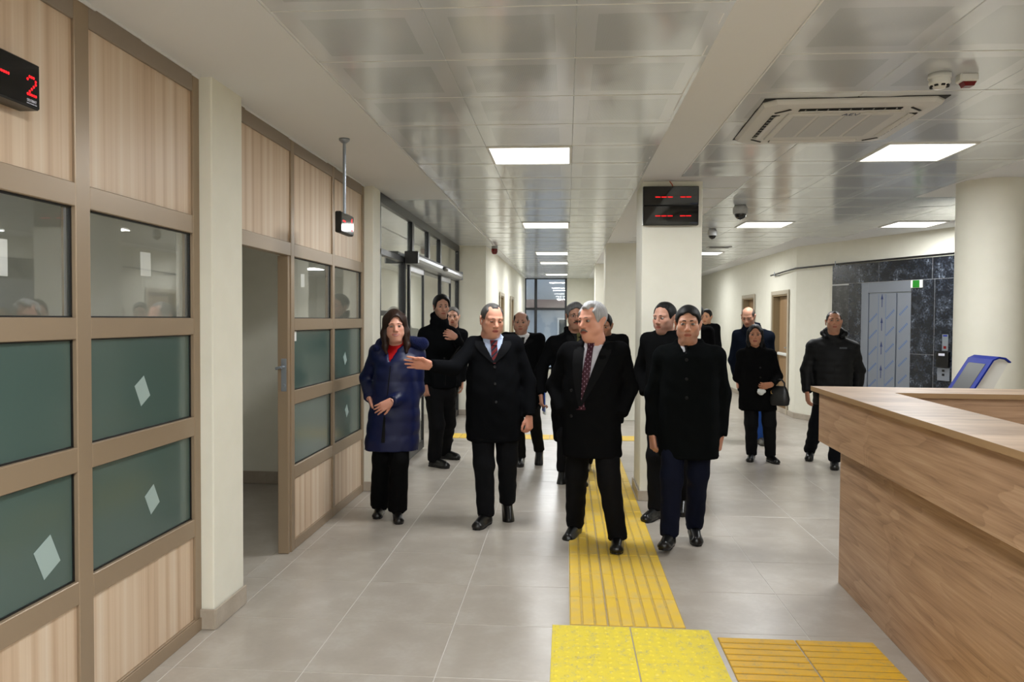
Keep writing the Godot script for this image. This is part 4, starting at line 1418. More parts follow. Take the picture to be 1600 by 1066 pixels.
		var val := PackedFloat32Array()
		val.resize(M * M * M)
		var rad := NB * cell * 0.87
		var slack := rad * 1.22 + wr * 2.0 + quilt + absf(off)
		var all := everything()
		var cl: Array = []
		for corner in 8:
			cl.append((corner & 1) + ((corner >> 1) & 1) * M + ((corner >> 2) & 1) * M * M)
		var ce := [[0, 1], [2, 3], [4, 5], [6, 7], [0, 2], [1, 3], [4, 6], [5, 7], [0, 4], [1, 5], [2, 6], [3, 7]]
		for gz in bz:
			for gy in by:
				for gx in bx:
					var c := lo + Vector3(gx + 0.5, gy + 0.5, gz + 0.5) * (NB * cell)
					var best := 1e3
					var ds := PackedFloat32Array()
					for i in all:
						var d := prim(i, c)
						ds.append(d)
						if OP[i] == 0 and d < best:
							best = d
					if best > slack * 1.15 + 0.01:
						continue
					var act := PackedInt32Array()
					for i in all:
						if ds[i] < slack * 1.15 + K[i] + cell:
							act.append(i)
					if absf(at(c, act)) > slack * 1.3:
						continue
					var o := lo + Vector3(gx, gy, gz) * (NB * cell)
					var pos := 0
					var q := 0
					for z in M:
						for y in M:
							for x in M:
								var f := at(o + Vector3(x, y, z) * cell, act)
								val[q] = f
								if f > 0.0:
									pos += 1
								q += 1
					if pos == 0 or pos == M * M * M:
						continue
					for z in NB:
						for y in NB:
							for x in NB:
								var k := x + y * M + z * M * M
								var mask := 0
								for corner in 8:
									if val[k + cl[corner]] > 0.0:
										mask |= 1 << corner
								if mask == 0 or mask == 255:
									continue
								var s := Vector3.ZERO
								var n := 0
								for e in ce:
									var fa := val[k + cl[e[0]]]
									var fb := val[k + cl[e[1]]]
									if (fa > 0.0) == (fb > 0.0):
										continue
									var t := fa / (fa - fb)
									var pa := Vector3(e[0] & 1, (e[0] >> 1) & 1, e[0] >> 2)
									var pb := Vector3(e[1] & 1, (e[1] >> 1) & 1, e[1] >> 2)
									s += pa.lerp(pb, t)
									n += 1
								var X := gx * NB + x
								var Y := gy * NB + y
								var Z := gz * NB + z
								var id := X + 1 + sx * (Y + 1 + sy * (Z + 1))
								ids[id] = V.size()
								V.append(lo + (Vector3(X, Y, Z) + s / n) * cell)
								var in0 := (mask & 1) == 0
								if in0 != ((mask & 2) == 0):
									edges.append((id << 3) | (1 if in0 else 0))
								if in0 != ((mask & 4) == 0):
									edges.append((id << 3) | 2 | (1 if in0 else 0))
								if in0 != ((mask & 16) == 0):
									edges.append((id << 3) | 4 | (1 if in0 else 0))
		NN.resize(V.size())
		NN.fill(Vector3.ZERO)
		for e in edges:
			var id := e >> 3
			var ax := (e >> 1) & 3
			var du := 1
			var dv := 1
			if ax == 0:
				du = sx
				dv = sx * sy
			elif ax == 1:
				du = sx * sy
				dv = 1
			else:
				du = 1
				dv = sx
			var i0: int = ids.get(id, -1)
			var i1: int = ids.get(id - du, -1)
			var i2: int = ids.get(id - du - dv, -1)
			var i3: int = ids.get(id - dv, -1)
			if i0 < 0 or i1 < 0 or i2 < 0 or i3 < 0:
				continue
			if (e & 1) == 0:
				var sw := i1
				i1 = i3
				i3 = sw
			var nn := (V[i2] - V[i0]).cross(V[i3] - V[i1])
			NN[i0] += nn
			NN[i1] += nn
			NN[i2] += nn
			NN[i3] += nn
			I.append_array([i0, i2, i1, i0, i3, i2])
		for q in NN.size():
			NN[q] = NN[q].normalized() if NN[q].length_squared() > 0.0 else Vector3.UP


var jobs: Array = []
var crowd: Array = []


func skin_lin(c: Color) -> Color:
	return c.srgb_to_linear()


# ---- a head, in its own frame: eyes level with the origin, +z the face
func head_field(S: SDF, h: Dictionary) -> void:
	var w: float = h.get("wide", 1.0)
	var fat: float = h.get("fat", 0.0)
	S.ell(Vector3(0, 0.034, -0.012), Vector3(0.0735 * w, 0.082, 0.095), 0.02)
	S.ell(Vector3(0, -0.026, 0.018), Vector3(0.0625 * w, 0.087, 0.074), 0.03)
	S.both_cap(Vector3(0.044 * w, -0.045, -0.008), Vector3(0.015 * w, -0.097, 0.052), 0.020 + 0.007 * fat, 0.018 + 0.005 * fat, 0.03)
	S.ell(Vector3(0, -0.1, 0.061), Vector3(0.021, 0.017, 0.018), 0.02)
	if fat > 0.0:
		S.both(Vector3(0.04 * w, -0.055, 0.035), Vector3.ONE * (0.026 + 0.008 * fat), 0.03)
		S.ell(Vector3(0, -0.115, 0.025), Vector3(0.045, 0.026, 0.04), 0.03)
	S.both(Vector3(0.041 * w, -0.02, 0.054), Vector3(0.024, 0.022, 0.024), 0.02)
	S.both_cap(Vector3(0.012, 0.0205, 0.0835), Vector3(0.046 * w, 0.021, 0.068), 0.0105, 0.010, 0.014)
	S.ell(Vector3(0, -0.067, 0.066), Vector3(0.032, 0.026, 0.024), 0.02)
	S.both(Vector3(0.031, 0.0005, 0.0965), Vector3(0.018, 0.0125, 0.0185), 0.010, 1)
	var ns: float = h.get("nose", 1.0)
	S.cap(Vector3(0, 0.012, 0.083), Vector3(0, -0.033, 0.093 + 0.015 * ns), 0.0075, 0.0125 * ns, 0.012)
	S.both(Vector3(0.0125 * ns, -0.0385, 0.096), Vector3(0.0085, 0.0075, 0.010), 0.007)
	S.both_cap(Vector3(0.0825 * w, 0.012, -0.020), Vector3(0.0755 * w, -0.032, -0.006), 0.019, 0.0115, 0.006, 0, Vector3(1, 0, 0.5), 0.42)
	S.both(Vector3(0.091 * w, -0.003, -0.006), Vector3(0.007, 0.013, 0.008), 0.005, 1)
	S.cap(Vector3(0, -0.055, -0.018), Vector3(0, -0.20, -0.045), 0.053 + 0.007 * fat - (0.008 if h.get("female", false) else 0.0), 0.060 + 0.008 * fat - (0.008 if h.get("female", false) else 0.0), 0.03)


func hair_field(S: SDF, h: Dictionary) -> void:
	var w: float = h.get("wide", 1.0)
	var t: float = h.get("volume", 0.008)
	var kind: String = h.get("hair", "short")
	S.ell(Vector3(0, 0.034 + t * 0.4, -0.013), Vector3(0.0745 * w + t, 0.083 + t, 0.096 + t), 0.01)
	if kind == "long":
		for s in [-1.0, 1.0]:
			S.cap(Vector3(s * 0.066, 0.06, 0.012), Vector3(s * 0.083, -0.05, 0.01), 0.03, 0.032, 0.03)
			S.cap(Vector3(s * 0.083, -0.05, 0.01), Vector3(s * 0.088, -0.16, 0.035), 0.03, 0.026, 0.03)
			S.cap(Vector3(s * 0.05, -0.02, -0.06), Vector3(s * 0.065, -0.18, -0.045), 0.045, 0.04, 0.03)
			S.cap(Vector3(s * 0.088, -0.16, 0.035), Vector3(s * 0.080, -0.215, 0.055), 0.026, 0.012, 0.02)
		S.ell(Vector3(0.006, -0.035, 0.09), Vector3(0.058, 0.117, 0.085), 0.012, 1)
		S.wr = 0.0025
		return
	if kind == "pulled":
		S.ell(Vector3(0, -0.035, -0.035), Vector3(0.075, 0.10, 0.07), 0.03)
		for s in [-1.0, 1.0]:
			S.cap(Vector3(s * 0.070, 0.045, 0.015), Vector3(s * 0.074, -0.07, 0.0), 0.022, 0.022, 0.02)
			S.cap(Vector3(s * 0.074, -0.07, 0.0), Vector3(s * 0.065, -0.13, 0.01), 0.022, 0.016, 0.02)
		S.ell(Vector3(0.0, -0.033, 0.09), Vector3(0.058, 0.112, 0.085), 0.012, 1)
		S.wr = 0.0015
		return
	# face and ears are left free; the nape line slants from the sideburn down to the neck
	var line: float = h.get("hairline", 0.066)
	S.ell(Vector3(0, line - 0.095, 0.10), Vector3(0.060 * w, 0.117, 0.075), 0.008, 1)
	S.both(Vector3(0.047 * w, line - 0.105, 0.092), Vector3(0.040, 0.112, 0.066), 0.012, 1)
	S.both(Vector3(0.088 * w, -0.014, -0.008), Vector3(0.026, 0.034, 0.030), 0.008, 1)
	var bald: float = h.get("bald", 0.0)
	if bald > 0.0:
		# horseshoe: the top and front are bare
		S.ell(Vector3(0, 0.14 - 0.035 * bald, 0.03), Vector3(0.062 * w, 0.085, 0.13), 0.02, 1)
	if h.get("receding", 0.0) > 0.0:
		S.both(Vector3(0.046 * w, line + 0.020, 0.082), Vector3(0.020, 0.026, 0.046) * h.receding, 0.016, 1)
	var fn: Vector3 = S.frame.basis.orthonormalized() * Vector3(0, -1, 0.36).normalized()
	S.clip.append(Vector4(fn.x, fn.y, fn.z, fn.dot(S.frame.origin) + 0.040 * S.fs))
	S.wr = h.get("rough", 0.0012)


# wrist at the origin, fingers along +y, the palm looks along +z, thumb towards +x
func hand_field(S: SDF, curl: float, spread: float, thumb: float) -> void:
	var xs := [0.030, 0.010, -0.010, -0.029]
	var len_ := [0.070, 0.078, 0.073, 0.058]
	for k in 4:
		var x: float = xs[k]
		var kn := Vector3(x, 0.092 - 0.004 * absf(k - 1.2), 0.0)
		S.cap(Vector3(x * 0.62, 0.0, 0.0), kn, 0.0150, 0.0125, 0.014)
		var p := kn
		var a := curl * 0.75
		var r := 0.0092
		for s in 3:
			var ln: float = len_[k] * [0.46, 0.30, 0.24][s]
			var d := Vector3(spread * (1.5 - k) * 0.10, cos(a), sin(a)).normalized()
			S.cap(p, p + d * ln, r, r - 0.0009, 0.004)
			p += d * ln
			r -= 0.0009
			a += curl
	S.cap(Vector3(0.0, 0.02, 0.004), Vector3(-0.004, 0.07, 0.003), 0.017, 0.014, 0.014)
	var t0 := Vector3(0.020, 0.018, 0.008)
	var t1 := Vector3(0.043, 0.050, 0.016 + 0.012 * thumb)
	var t2 := t1 + Vector3(0.016 - 0.026 * thumb, 0.028, 0.004 + 0.012 * thumb)
	S.cap(t0, t1, 0.016, 0.0115, 0.012)
	S.cap(t1, t2, 0.0110, 0.0100, 0.006)
	S.cap(t2, t2 + Vector3(0.006 - 0.018 * thumb, 0.023, 0.004), 0.0098, 0.0085, 0.004)


# a patch that lies on a field's front: rows of [y, x from, x to]
func patch(S: SDF, rows: Array, cols: int, lift: float, thick := 0.006, col := Color.WHITE) -> MB:
	var all := S.everything()
	var m := MB.new()
	m.col = col
	var top := []
	for r in rows:
		var row := PackedVector3Array()
		var last := 0.1
		for c in cols + 1:
			var x := lerpf(r[1], r[2], float(c) / cols)
			var z := S.front(x, r[0], all)
			if is_nan(z):
				z = last
			last = z
			row.append(Vector3(x, r[0], z + lift))
		top.append(row)
	var q0: Vector3 = top[0][cols] - top[0][0]
	var q1: Vector3 = top[-1][0] - top[0][0]
	m.grid(top, false, false, false, q0.cross(q1).z < 0)
	var rim := PackedVector3Array()
	for c in cols + 1:
		rim.append(top[0][c])
	for r in range(1, top.size()):
		rim.append(top[r][cols])
	for c in range(cols - 1, -1, -1):
		rim.append(top[-1][c])
	for r in range(top.size() - 2, 0, -1):
		rim.append(top[r][0])
	for k in rim.size():
		var a := rim[k]
		var b := rim[(k + 1) % rim.size()]
		var d := Vector3(0, 0, -thick)
		m.quad(a, a + d, b + d, b)
	return m


func field(called: String, p: Dictionary, cell: float) -> SDF:
	var S := SDF.new()
	S.cell = cell
	jobs.append(S)
	p.fields[called] = S
	return S


const COAT_MAN := [[0.80, 0.0, 0.205, 0.15, 0.0], [0.95, 0.0, 0.195, 0.15, 0.0], [1.10, 0.0, 0.185, 0.145, 0.005], [1.26, 0.0, 0.185, 0.14, 0.0], [1.40, 0.0, 0.165, 0.115, -0.01]]


# fills in a person's missing joints from a standing figure of that height and sets up its fields
func person(d: Dictionary) -> void:
	var p := d.duplicate(true)
	p.fields = {}
	var k: float = p.get("tall", 1.74) / 1.74
	var g := func(key: String, a: Vector3) -> void:
		if not p.has(key):
			p[key] = [Vector3(-a.x, a.y, a.z) * k, a * k]
	g.call("sh", Vector3(0.175, 1.405, -0.015))
	g.call("el", Vector3(0.235, 1.12, -0.04))
	g.call("wr", Vector3(0.235, 0.87, 0.04))
	g.call("hip", Vector3(0.09, 0.90, 0.0))
	g.call("an", Vector3(0.10, 0.09, 0.0))
	for s in 2:
		for key in ["sh", "el", "wr", "an"]:
			if not p[key][s] is Vector3:
				p[key][s] = Vector3(p[key][s][0], p[key][s][1], p[key][s][2])
	if not p.has("rings"):
		p.rings = []
		for r in COAT_MAN:
			p.rings.append([r[0] * k, r[1], r[2], r[3], r[4]])
	if not p.has("head_at"):
		p.head_at = Vector3(0, 1.625 * k, 0.03)
	var far: float = p.get("coarse", 1.0)
	var hs: float = p.get("head_size", 1.0)
	var hx := Transform3D(Basis.from_euler(Vector3(p.get("pitch", 0.0), p.get("yaw", 0.0), p.get("roll", 0.0))) * hs, p.head_at)
	p.hx = hx
	var female: bool = p.get("female", false)
	p.look.female = female
	# head and neck
	var S := field("head", p, 0.0052 * far)
	S.frame = hx
	S.fs = hs
	head_field(S, p.look)
	S.frame = Transform3D.IDENTITY
	S.fs = 1.0
	var nb: Vector3 = Vector3((p.sh[0].x + p.sh[1].x) * 0.35 + p.head_at.x * 0.3, maxf(p.head_at.y - 0.145 * hs, p.sh[0].y + 0.02), p.head_at.z - 0.045)
	p.nb = nb
	S.cap(hx * Vector3(0, -0.12, -0.03), nb, 0.056 if not female else 0.047, 0.065, 0.03)
	if p.look.get("hair", "short") != "none":
		S = field("hair", p, 0.0062 * far)
		S.frame = hx
		S.fs = hs
		hair_field(S, p.look)
	# hands
	for q in p.get("hands", []).size():
		var hd: Dictionary = p.hands[q]
		S = field("hand%d" % q, p, 0.0052 * far)
		var w: Vector3 = p.wr[hd.side]
		var y: Vector3 = hd.dir.normalized()
		var z: Vector3 = (hd.palm - y * y.dot(hd.palm)).normalized()
		var x: Vector3 = y.cross(z) * hd.thumb
		S.frame = Transform3D(Basis(x, y, z) * hd.get("size", 1.0), w + y * 0.004)
		S.fs = hd.get("size", 1.0)
		hand_field(S, hd.curl, hd.get("spread", 0.5), hd.get("tuck", 0.3))
	# coat with sleeves
	S = field("coat", p, 0.0155 * far)
	S.wr = p.get("folds", 0.0030)
	S.quilt = p.get("quilt", 0.0)
	S.qper = p.get("quilt_step", 0.085)
	S.loft(p.rings)
	var slim := 0.86 if female else 1.0
	var puff: float = p.get("puff", 0.0)
	for s in 2:
		var sh: Vector3 = p.sh[s]
		S.cap(Vector3(nb.x, nb.y - 0.055, nb.z - 0.02), sh, 0.052 * slim, 0.054 * slim + puff, 0.06)
		S.cap(Vector3(nb.x * 0.5 + sh.x * 0.5, sh.y - 0.09, sh.z), sh + Vector3(0, -0.02, 0), 0.085 * slim, 0.056 * slim + puff, 0.06)
		S.cap(sh, p.el[s], 0.060 * slim + puff, 0.056 * slim + puff, 0.022)
		S.cap(p.el[s], p.wr[s], 0.056 * slim + puff, 0.047 * slim + puff * 0.7, 0.03, 0, Vector3.ZERO, 1.0, 1)
	# collar round the neck
	var ch: float = p.get("collar", 1.0)
	if ch > 0.0:
		for s in [-1.0, 1.0]:
			var cu: float = p.get("collar_up", 0.0)
			S.cap(Vector3(nb.x + s * (0.055 if cu <= 0.0 else 0.02), nb.y - 0.02 + cu * 0.4, nb.z + 0.075), Vector3(nb.x + s * 0.080, nb.y + 0.02 + cu, nb.z + 0.012), 0.015 * ch, 0.016 * ch, 0.02)
			S.cap(Vector3(nb.x + s * 0.080, nb.y + 0.02 + cu, nb.z + 0.012), Vector3(nb.x, nb.y + 0.04 + cu, nb.z - 0.068), 0.016 * ch, 0.018 * ch, 0.02)
			if cu > 0.0:
				S.cap(Vector3(nb.x + s * 0.02, nb.y - 0.04, nb.z + 0.07), Vector3(nb.x + s * 0.078, nb.y - 0.01, nb.z + 0.012), 0.024 * ch, 0.022 * ch, 0.03)
	if p.has("vee"):
		S.vcut = PackedFloat32Array(p.vee)
	if p.has("vee"):
		var C := field("shirt", p, 0.013)
		C.loft(p.rings)
		C.off = -0.014
		C.cap(Vector3(nb.x, nb.y - 0.02, nb.z - 0.01), p.sh[0], 0.05, 0.05, 0.05)
		C.cap(Vector3(nb.x, nb.y - 0.02, nb.z - 0.01), p.sh[1], 0.05, 0.05, 0.05)
		C.cap(Vector3(nb.x, nb.y - 0.12, nb.z + 0.0), Vector3(nb.x, nb.y + 0.04, nb.z + 0.01), 0.08, 0.068, 0.04)
		C.clip.append(Vector4(0, -1, 0, -(p.vee[0] - 0.05)))
		C.clip.append(Vector4(1, 0, 0, maxf(p.vee[2], p.vee[3]) + p.vee[4] + 0.03))
		C.clip.append(Vector4(-1, 0, 0, -minf(p.vee[2], p.vee[3]) + p.vee[4] + 0.03))
		C.clip.append(Vector4(0, 0, -1, 0.06))
		C.clip.append(Vector4(0, 1, 0, nb.y + 0.045))
	# fur, hood and other soft rolls of capsules: [name, cell, unevenness, colour, [[from, to, radius, radius], ...]]
	for x in p.get("rolls", []):
		S = field("roll " + x[0], p, x[1])
		S.wr = x[2]
		for q in x[4]:
			S.cap(q[0], q[1], q[2], q[3], 0.03)
	# trousers
	S = field("trousers", p, 0.0155 * far)
	S.wr = p.get("creases", 0.003)
	var lr: Array = p.get("leg", [0.092, 0.070, 0.060])
	for s in 2:
		var hip: Vector3 = p.hip[s]
		var an: Vector3 = p.an[s]
		var kn: Vector3
		if p.has("kn"):
			kn = p.kn[s]
		else:
			var up := (hip - an).length()
			var b := maxf(0.0, pow(0.435 * k, 2) - up * up / 4)
			kn = (hip + an) / 2 + Vector3(0, 0, minf(sqrt(b), p.get("knee", 0.07)))
		S.cap(hip, kn, lr[0], lr[1], 0.03)
		S.cap(kn, an + (kn - an).normalized() * -0.02, lr[1], lr[2], 0.03, 0, Vector3.ZERO, 1.0, 1)
	S.cap(p.hip[0] + Vector3(0, 0.03, 0), p.hip[1] + Vector3(0, 0.03, 0), 0.10, 0.10, 0.04)
	crowd.append(p)


func shoe_field(heel: bool) -> SDF:
	# ankle axis at the origin's height 0.09; sole on y = 0, toe along +z
	var S := SDF.new()
	S.cell = 0.0065
	S.cap(Vector3(0, 0.022, 0.135), Vector3(0, 0.022, -0.03), 0.047, 0.040, 0.02, 0, Vector3.UP, 0.5)
	S.cap(Vector3(0, 0.035, 0.15), Vector3(0, 0.062, 0.0), 0.033, 0.042, 0.03)
	S.cap(Vector3(0, 0.05, -0.03), Vector3(0, 0.13, -0.02), 0.040, 0.046, 0.03)
	if heel:
		S.cap(Vector3(0, 0.0, 0.16), Vector3(0, 0.03, 0.03), 0.05, 0.05, 0.02, 1, Vector3.RIGHT, 0.3)
	S.clip.append(Vector4(0, -1, 0, 0.0))
	jobs.append(S)
	return S


func sole_mesh() -> MB:
	var m := MB.new()
	var pts := []
	for q in [[0.0, -0.075], [0.03, -0.065], [0.037, -0.03], [0.034, 0.03], [0.044, 0.09], [0.044, 0.13], [0.03, 0.17], [0.0, 0.183]]:
		pts.append(Vector2(q[0], q[1]))
	for q in [[-0.03, 0.17], [-0.044, 0.13], [-0.044, 0.09], [-0.034, 0.03], [-0.037, -0.03], [-0.03, -0.065]]:
		pts.append(Vector2(q[0], q[1]))
	var f := MB.new()
	f.prism(pts, 0.0, 0.014)
	for k in f.v.size():
		m.v.append(Vector3(f.v[k].x, 0.014 - f.v[k].z, f.v[k].y))
		m.n.append(Vector3(f.n[k].x, -f.n[k].z, f.n[k].y))
		m.t.append(Vector2.ZERO)
		m.c.append(Color.WHITE)
	m.i = f.i
	return m


var shoe_mesh: ArrayMesh
var sole: ArrayMesh


func cloth(c: Color, rough := 0.85, spec := 0.2) -> StandardMaterial3D:
	var key := "cloth %s %s %s" % [c, rough, spec]
	if not M.has(key):
		M[key] = mat(c, rough, 0.0, spec)
	return M[key]


func finish(p: Dictionary) -> void:
	var at: Vector2 = p.at
	var o := thing("person", p.label, "person", Vector3(at.x, 0, at.y), p.turn, "")
	var L: Dictionary = p.look
	var F: Dictionary = p.fields
	var hx: Transform3D = p.hx
	var inv := hx.affine_inverse()
	var skin := skin_lin(L.skin)
	var b := MB.new()
	# head, with lips and the shade of a shaven beard
	var H: SDF = F.head
	var cc := PackedColorArray()
	var lip := skin_lin(L.get("lips", L.skin * Color(0.86, 0.66, 0.64)))
	var beard: float = L.get("beard", 0.0)
	for v in H.V:
		var q := inv * v
		var c := skin
		var sm: float = L.get("smile", 0.0)
		var ly := q.y + 0.070 - sm * q.x * q.x * 8.0
		var dm := Vector2(q.x / (0.022 + 0.006 * sm), ly / 0.0095).length()
		if q.z > 0.06:
			c = c.lerp(skin * Color(1.06, 0.86, 0.84), clampf(1.0 - Vector2(absf(q.x) - 0.038, q.y + 0.028).length() / 0.026, 0.0, 1.0) * 0.7)
			c = c.lerp(skin * Color(1.05, 0.84, 0.80), clampf(1.0 - Vector2(q.x, q.y + 0.034).length() / 0.018, 0.0, 1.0) * 0.7)
			c = c.lerp(skin * Color(0.62, 0.56, 0.55), clampf(1.35 - Vector2((absf(q.x) - 0.031) / 0.017, (q.y - 0.001) / 0.0125).length(), 0.0, 1.0) * 0.8)  # darker lid skin, with brow shade painted in round the eyes
		if beard > 0.0 and q.z > -0.015:
			var edge := -0.046 if absf(q.x) < 0.03 else -0.046 + (absf(q.x) - 0.03) * 0.9
			var sh := clampf((edge - q.y) / 0.018, 0.0, 1.0) * clampf((q.y + 0.135) / 0.02, 0.0, 1.0) * clampf((dm - 1.0) * 2.0, 0.0, 1.0)
			c = c.lerp(c * Color(0.42, 0.43, 0.46), sh * beard)
		if q.z > 0.07:
			c = c.lerp(lip, clampf((1.25 - dm) * 4.0, 0.0, 1.0))
			if absf(q.x) < 0.021:
				c = c.lerp(lip * Color(0.40, 0.34, 0.34) if sm <= 0.0 else Color(0.60, 0.55, 0.51), clampf(1.3 - absf(ly) / 0.0034, 0.0, 1.0))
		c.a = 1.0
		cc.append(c)
	b.raw(H.V, H.NN, H.I, cc)
	b.col = skin
	for k in p.get("hands", []).size():
		var Hd: SDF = F["hand%d" % k]
		var hc := PackedColorArray()
		hc.resize(Hd.V.size())
		hc.fill(skin * Color(1.0, 0.92, 0.9))
		b.raw(Hd.V, Hd.NN, Hd.I, hc)
	# the arms and trunk under the clothes
	for s in 2:
		b.tube([(p.sh[0] + p.sh[1]) / 2, p.sh[s], p.el[s], p.wr[s] + (p.wr[s] - p.el[s]).normalized() * (0.012 if p.get("hands", []).size() else -0.06)], 0.045, 10, 0.024)
		b.tube([(p.sh[0] + p.sh[1]) / 2, (p.hip[0] + p.hip[1]) / 2, p.hip[s], p.an[s]], 0.05, 8, 0.035)
	# eyelids
	b.col = skin * Color(0.66, 0.60, 0.58)  # lid colour darkened too, carrying the shade under the brow
	for s in [-1.0, 1.0]:
		var e: Vector3 = hx * Vector3(s * 0.031, 0.0015, 0.0765)
		var rows := []
		for a in 5:
			var lat: float = lerpf(0.42, 1.5, a / 4.0) - L.get("sleepy", 0.0) * 0.35 * (1.0 - a / 4.0)
			var row := PackedVector3Array()
			for q in 9:
				var lon := lerpf(-1.5, 1.5, q / 8.0)
				row.append(e + hx.basis * (Vector3(sin(lon) * cos(lat), sin(lat), cos(lon) * cos(lat)) * 0.0140))
			rows.append(row)
		b.grid(rows, false)
		rows = []
		for a in 4:
			var lat := lerpf(-1.3, -0.42, a / 3.0)
			var row := PackedVector3Array()
			for q in 9:
				var lon := lerpf(-1.4, 1.4, q / 8.0)
				row.append(e + hx.basis * (Vector3(sin(lon) * cos(lat), sin(lat), cos(lon) * cos(lat)) * 0.0136))
			rows.append(row)
		b.grid(rows, false)
	put("body", b, M.skin, o)
	for s in [-1.0, 1.0]:
		var m := MB.new()
		m.ball(Vector3.ZERO, Vector3.ONE * 0.0131, 16, 12)
		var look: Vector3 = L.get("gaze", Vector3(0, 0, 1)).normalized()
		for k in m.v.size():
			var cs := m.v[k].normalized().dot(look)
			m.c[k] = Color(0.38, 0.36, 0.33) if cs < 0.80 else (Color(0.025, 0.015, 0.01) if cs < 0.975 else Color(0.005, 0.005, 0.005))
		var ey := put("eye", m, M.eye, o)
		ey.transform = Transform3D(hx.basis, hx * Vector3(s * 0.031, 0.0015, 0.0765))
		m = MB.new()
		var bw: float = L.get("brow", 1.0)
		m.tube([Vector3(s * 0.012, 0.0215, 0.0925), Vector3(s * 0.028, 0.0240, 0.0885), Vector3(s * 0.047, 0.019, 0.0735)], 0.0034 * bw, 8, 0.0018, 1.0)
		var br := put("eyebrow", m, cloth(L.get("brow_color", L.get("hair_color", Color(0.08, 0.06, 0.05))), 0.8), o)
		br.transform = hx
	if F.has("hair") and F.hair.V.size():
		var hm := MB.new()
		hm.raw(F.hair.V, F.hair.NN, F.hair.I)
		put("hair", hm, hair_mat(L.get("hair_color", Color(0.05, 0.045, 0.045)), p.get("female", false)), o)
	if L.has("moustache"):
		var m := MB.new()
		for s in [-1.0, 1.0]:
			m.tube([Vector3(0, -0.0555, 0.0945), Vector3(s * 0.014, -0.058, 0.092), Vector3(s * 0.029, -0.069, 0.082)], 0.0078, 8, 0.0035)
		put("moustache", m, cloth(L.moustache, 0.8), o).transform = hx
	if L.get("glasses", false):
		var m := MB.new()
		for s in [-1.0, 1.0]:
			var ring := []
			for k in 17:
				var a := TAU * k / 16
				ring.append(Vector3(s * 0.033 + cos(a) * 0.025, 0.0 + sin(a) * 0.018, 0.103 - absf(cos(a)) * 0.002))
			m.tube(ring, 0.0016, 6)
			m.tube([Vector3(s * 0.058, 0.006, 0.1), Vector3(s * 0.078, 0.008, 0.05), Vector3(s * 0.08, 0.004, -0.015)], 0.0016, 6)
		m.tube([Vector3(-0.009, 0.003, 0.104), Vector3(0, 0.005, 0.107), Vector3(0.009, 0.003, 0.104)], 0.0015, 6)
		put("glasses", m, M.black_plastic, o).transform = hx
	var cm := MB.new()
	cm.raw(F.coat.V, F.coat.NN, F.coat.I)
	var coat_mat := cloth(p.coat, p.get("coat_rough", 0.9), p.get("coat_spec", 0.1))
	put(p.get("coat_name", "coat"), cm, coat_mat, o)
	var tm := MB.new()
	tm.raw(F.trousers.V, F.trousers.NN, F.trousers.I)
	put("trousers", tm, cloth(p.get("trouser_color", Color(0.07, 0.07, 0.078)), 0.8, 0.2), o)
	for s in 2:
		var an: Vector3 = p.an[s]
		var sp: Array = p.get("shoe", [[0.1, 0.0], [0.1, 0.0]])[s]
		var xf := Transform3D(Basis.from_euler(Vector3(sp[1], sp[0], 0)), an)
		xf.origin = an - xf.basis * Vector3(0, 0.088, -0.01)
		var sc: float = p.get("shoe_size", 1.0)
		var shm := put("shoe", shoe_mesh, cloth(p.get("shoe_color", Color(0.05, 0.05, 0.052)), 0.28, 0.5), o)
		shm.transform = xf.scaled_local(Vector3.ONE * sc)
		put("sole", sole, M.dark, shm)
	# lapels, shirt, tie
	if F.has("shirt"):
		var sm := MB.new()
		sm.raw(F.shirt.V, F.shirt.NN, F.shirt.I)
		put(p.get("shirt_name", "shirt"), sm, cloth(p.get("shirt_color", Color(0.80, 0.82, 0.86)), 0.75, 0.3), o)
		var ve: Array = p.vee
		if p.has("tie"):
			var rows: Array = p.tie
			var tie := put("tie", patch(F.shirt, rows, 6, 0.014, 0.012), p.tie_mat, o)
			tie.set_meta("label", p.tie_label)
			var top: Array = rows[0]
			put("tie_knot", patch(F.shirt, [[top[0] + 0.02, top[1] - 0.006, top[2] + 0.006], [top[0] - 0.006, top[1] - 0.002, top[2] + 0.002], [top[0] - 0.016, top[1] + 0.001, top[2] - 0.001]], 4, 0.021, 0.014), p.tie_mat, tie)
		if p.get("shirt_collar", false):
			for s in [-1.0, 1.0]:
				var x0: float = ve[3]
				var cy: float = minf(ve[1] - 0.045, p.nb.y - 0.05)
				put("shirt_collar", patch(F.shirt, [[cy + 0.055, x0 + s * 0.045, x0 + s * 0.075], [cy + 0.03, x0 + s * 0.022, x0 + s * 0.074], [cy + 0.005, x0 + s * 0.014, x0 + s * 0.064], [cy - 0.03, x0 + s * 0.034, x0 + s * 0.04]], 3, 0.008, 0.007), cloth(p.get("shirt_color", Color(0.80, 0.82, 0.86)), 0.7, 0.3), o)
		if p.get("lapels", true):
			F.coat.vcut = PackedFloat32Array()
			for s in [-1.0, 1.0]:
				var rows := []
				for k in 7:
					var t := k / 6.0
					var y := lerpf(ve[0], ve[1] - 0.03, t)
					var xe: float = lerpf(ve[2], ve[3], t * 0.97) + s * ve[4] * t
					var wd := 0.012 + 0.062 * sin(minf(t * 1.25, 1.0) * PI * 0.5) * (1.0 - 0.35 * maxf(0.0, t - 0.8) / 0.2)
					rows.append([y, xe - s * 0.004, xe + s * wd])
				put("lapel", patch(F.coat, rows, 4, 0.007, 0.008), cloth(p.coat * Color(1.15, 1.15, 1.15), 0.8, 0.2), o)
			F.coat.vcut = PackedFloat32Array(ve)
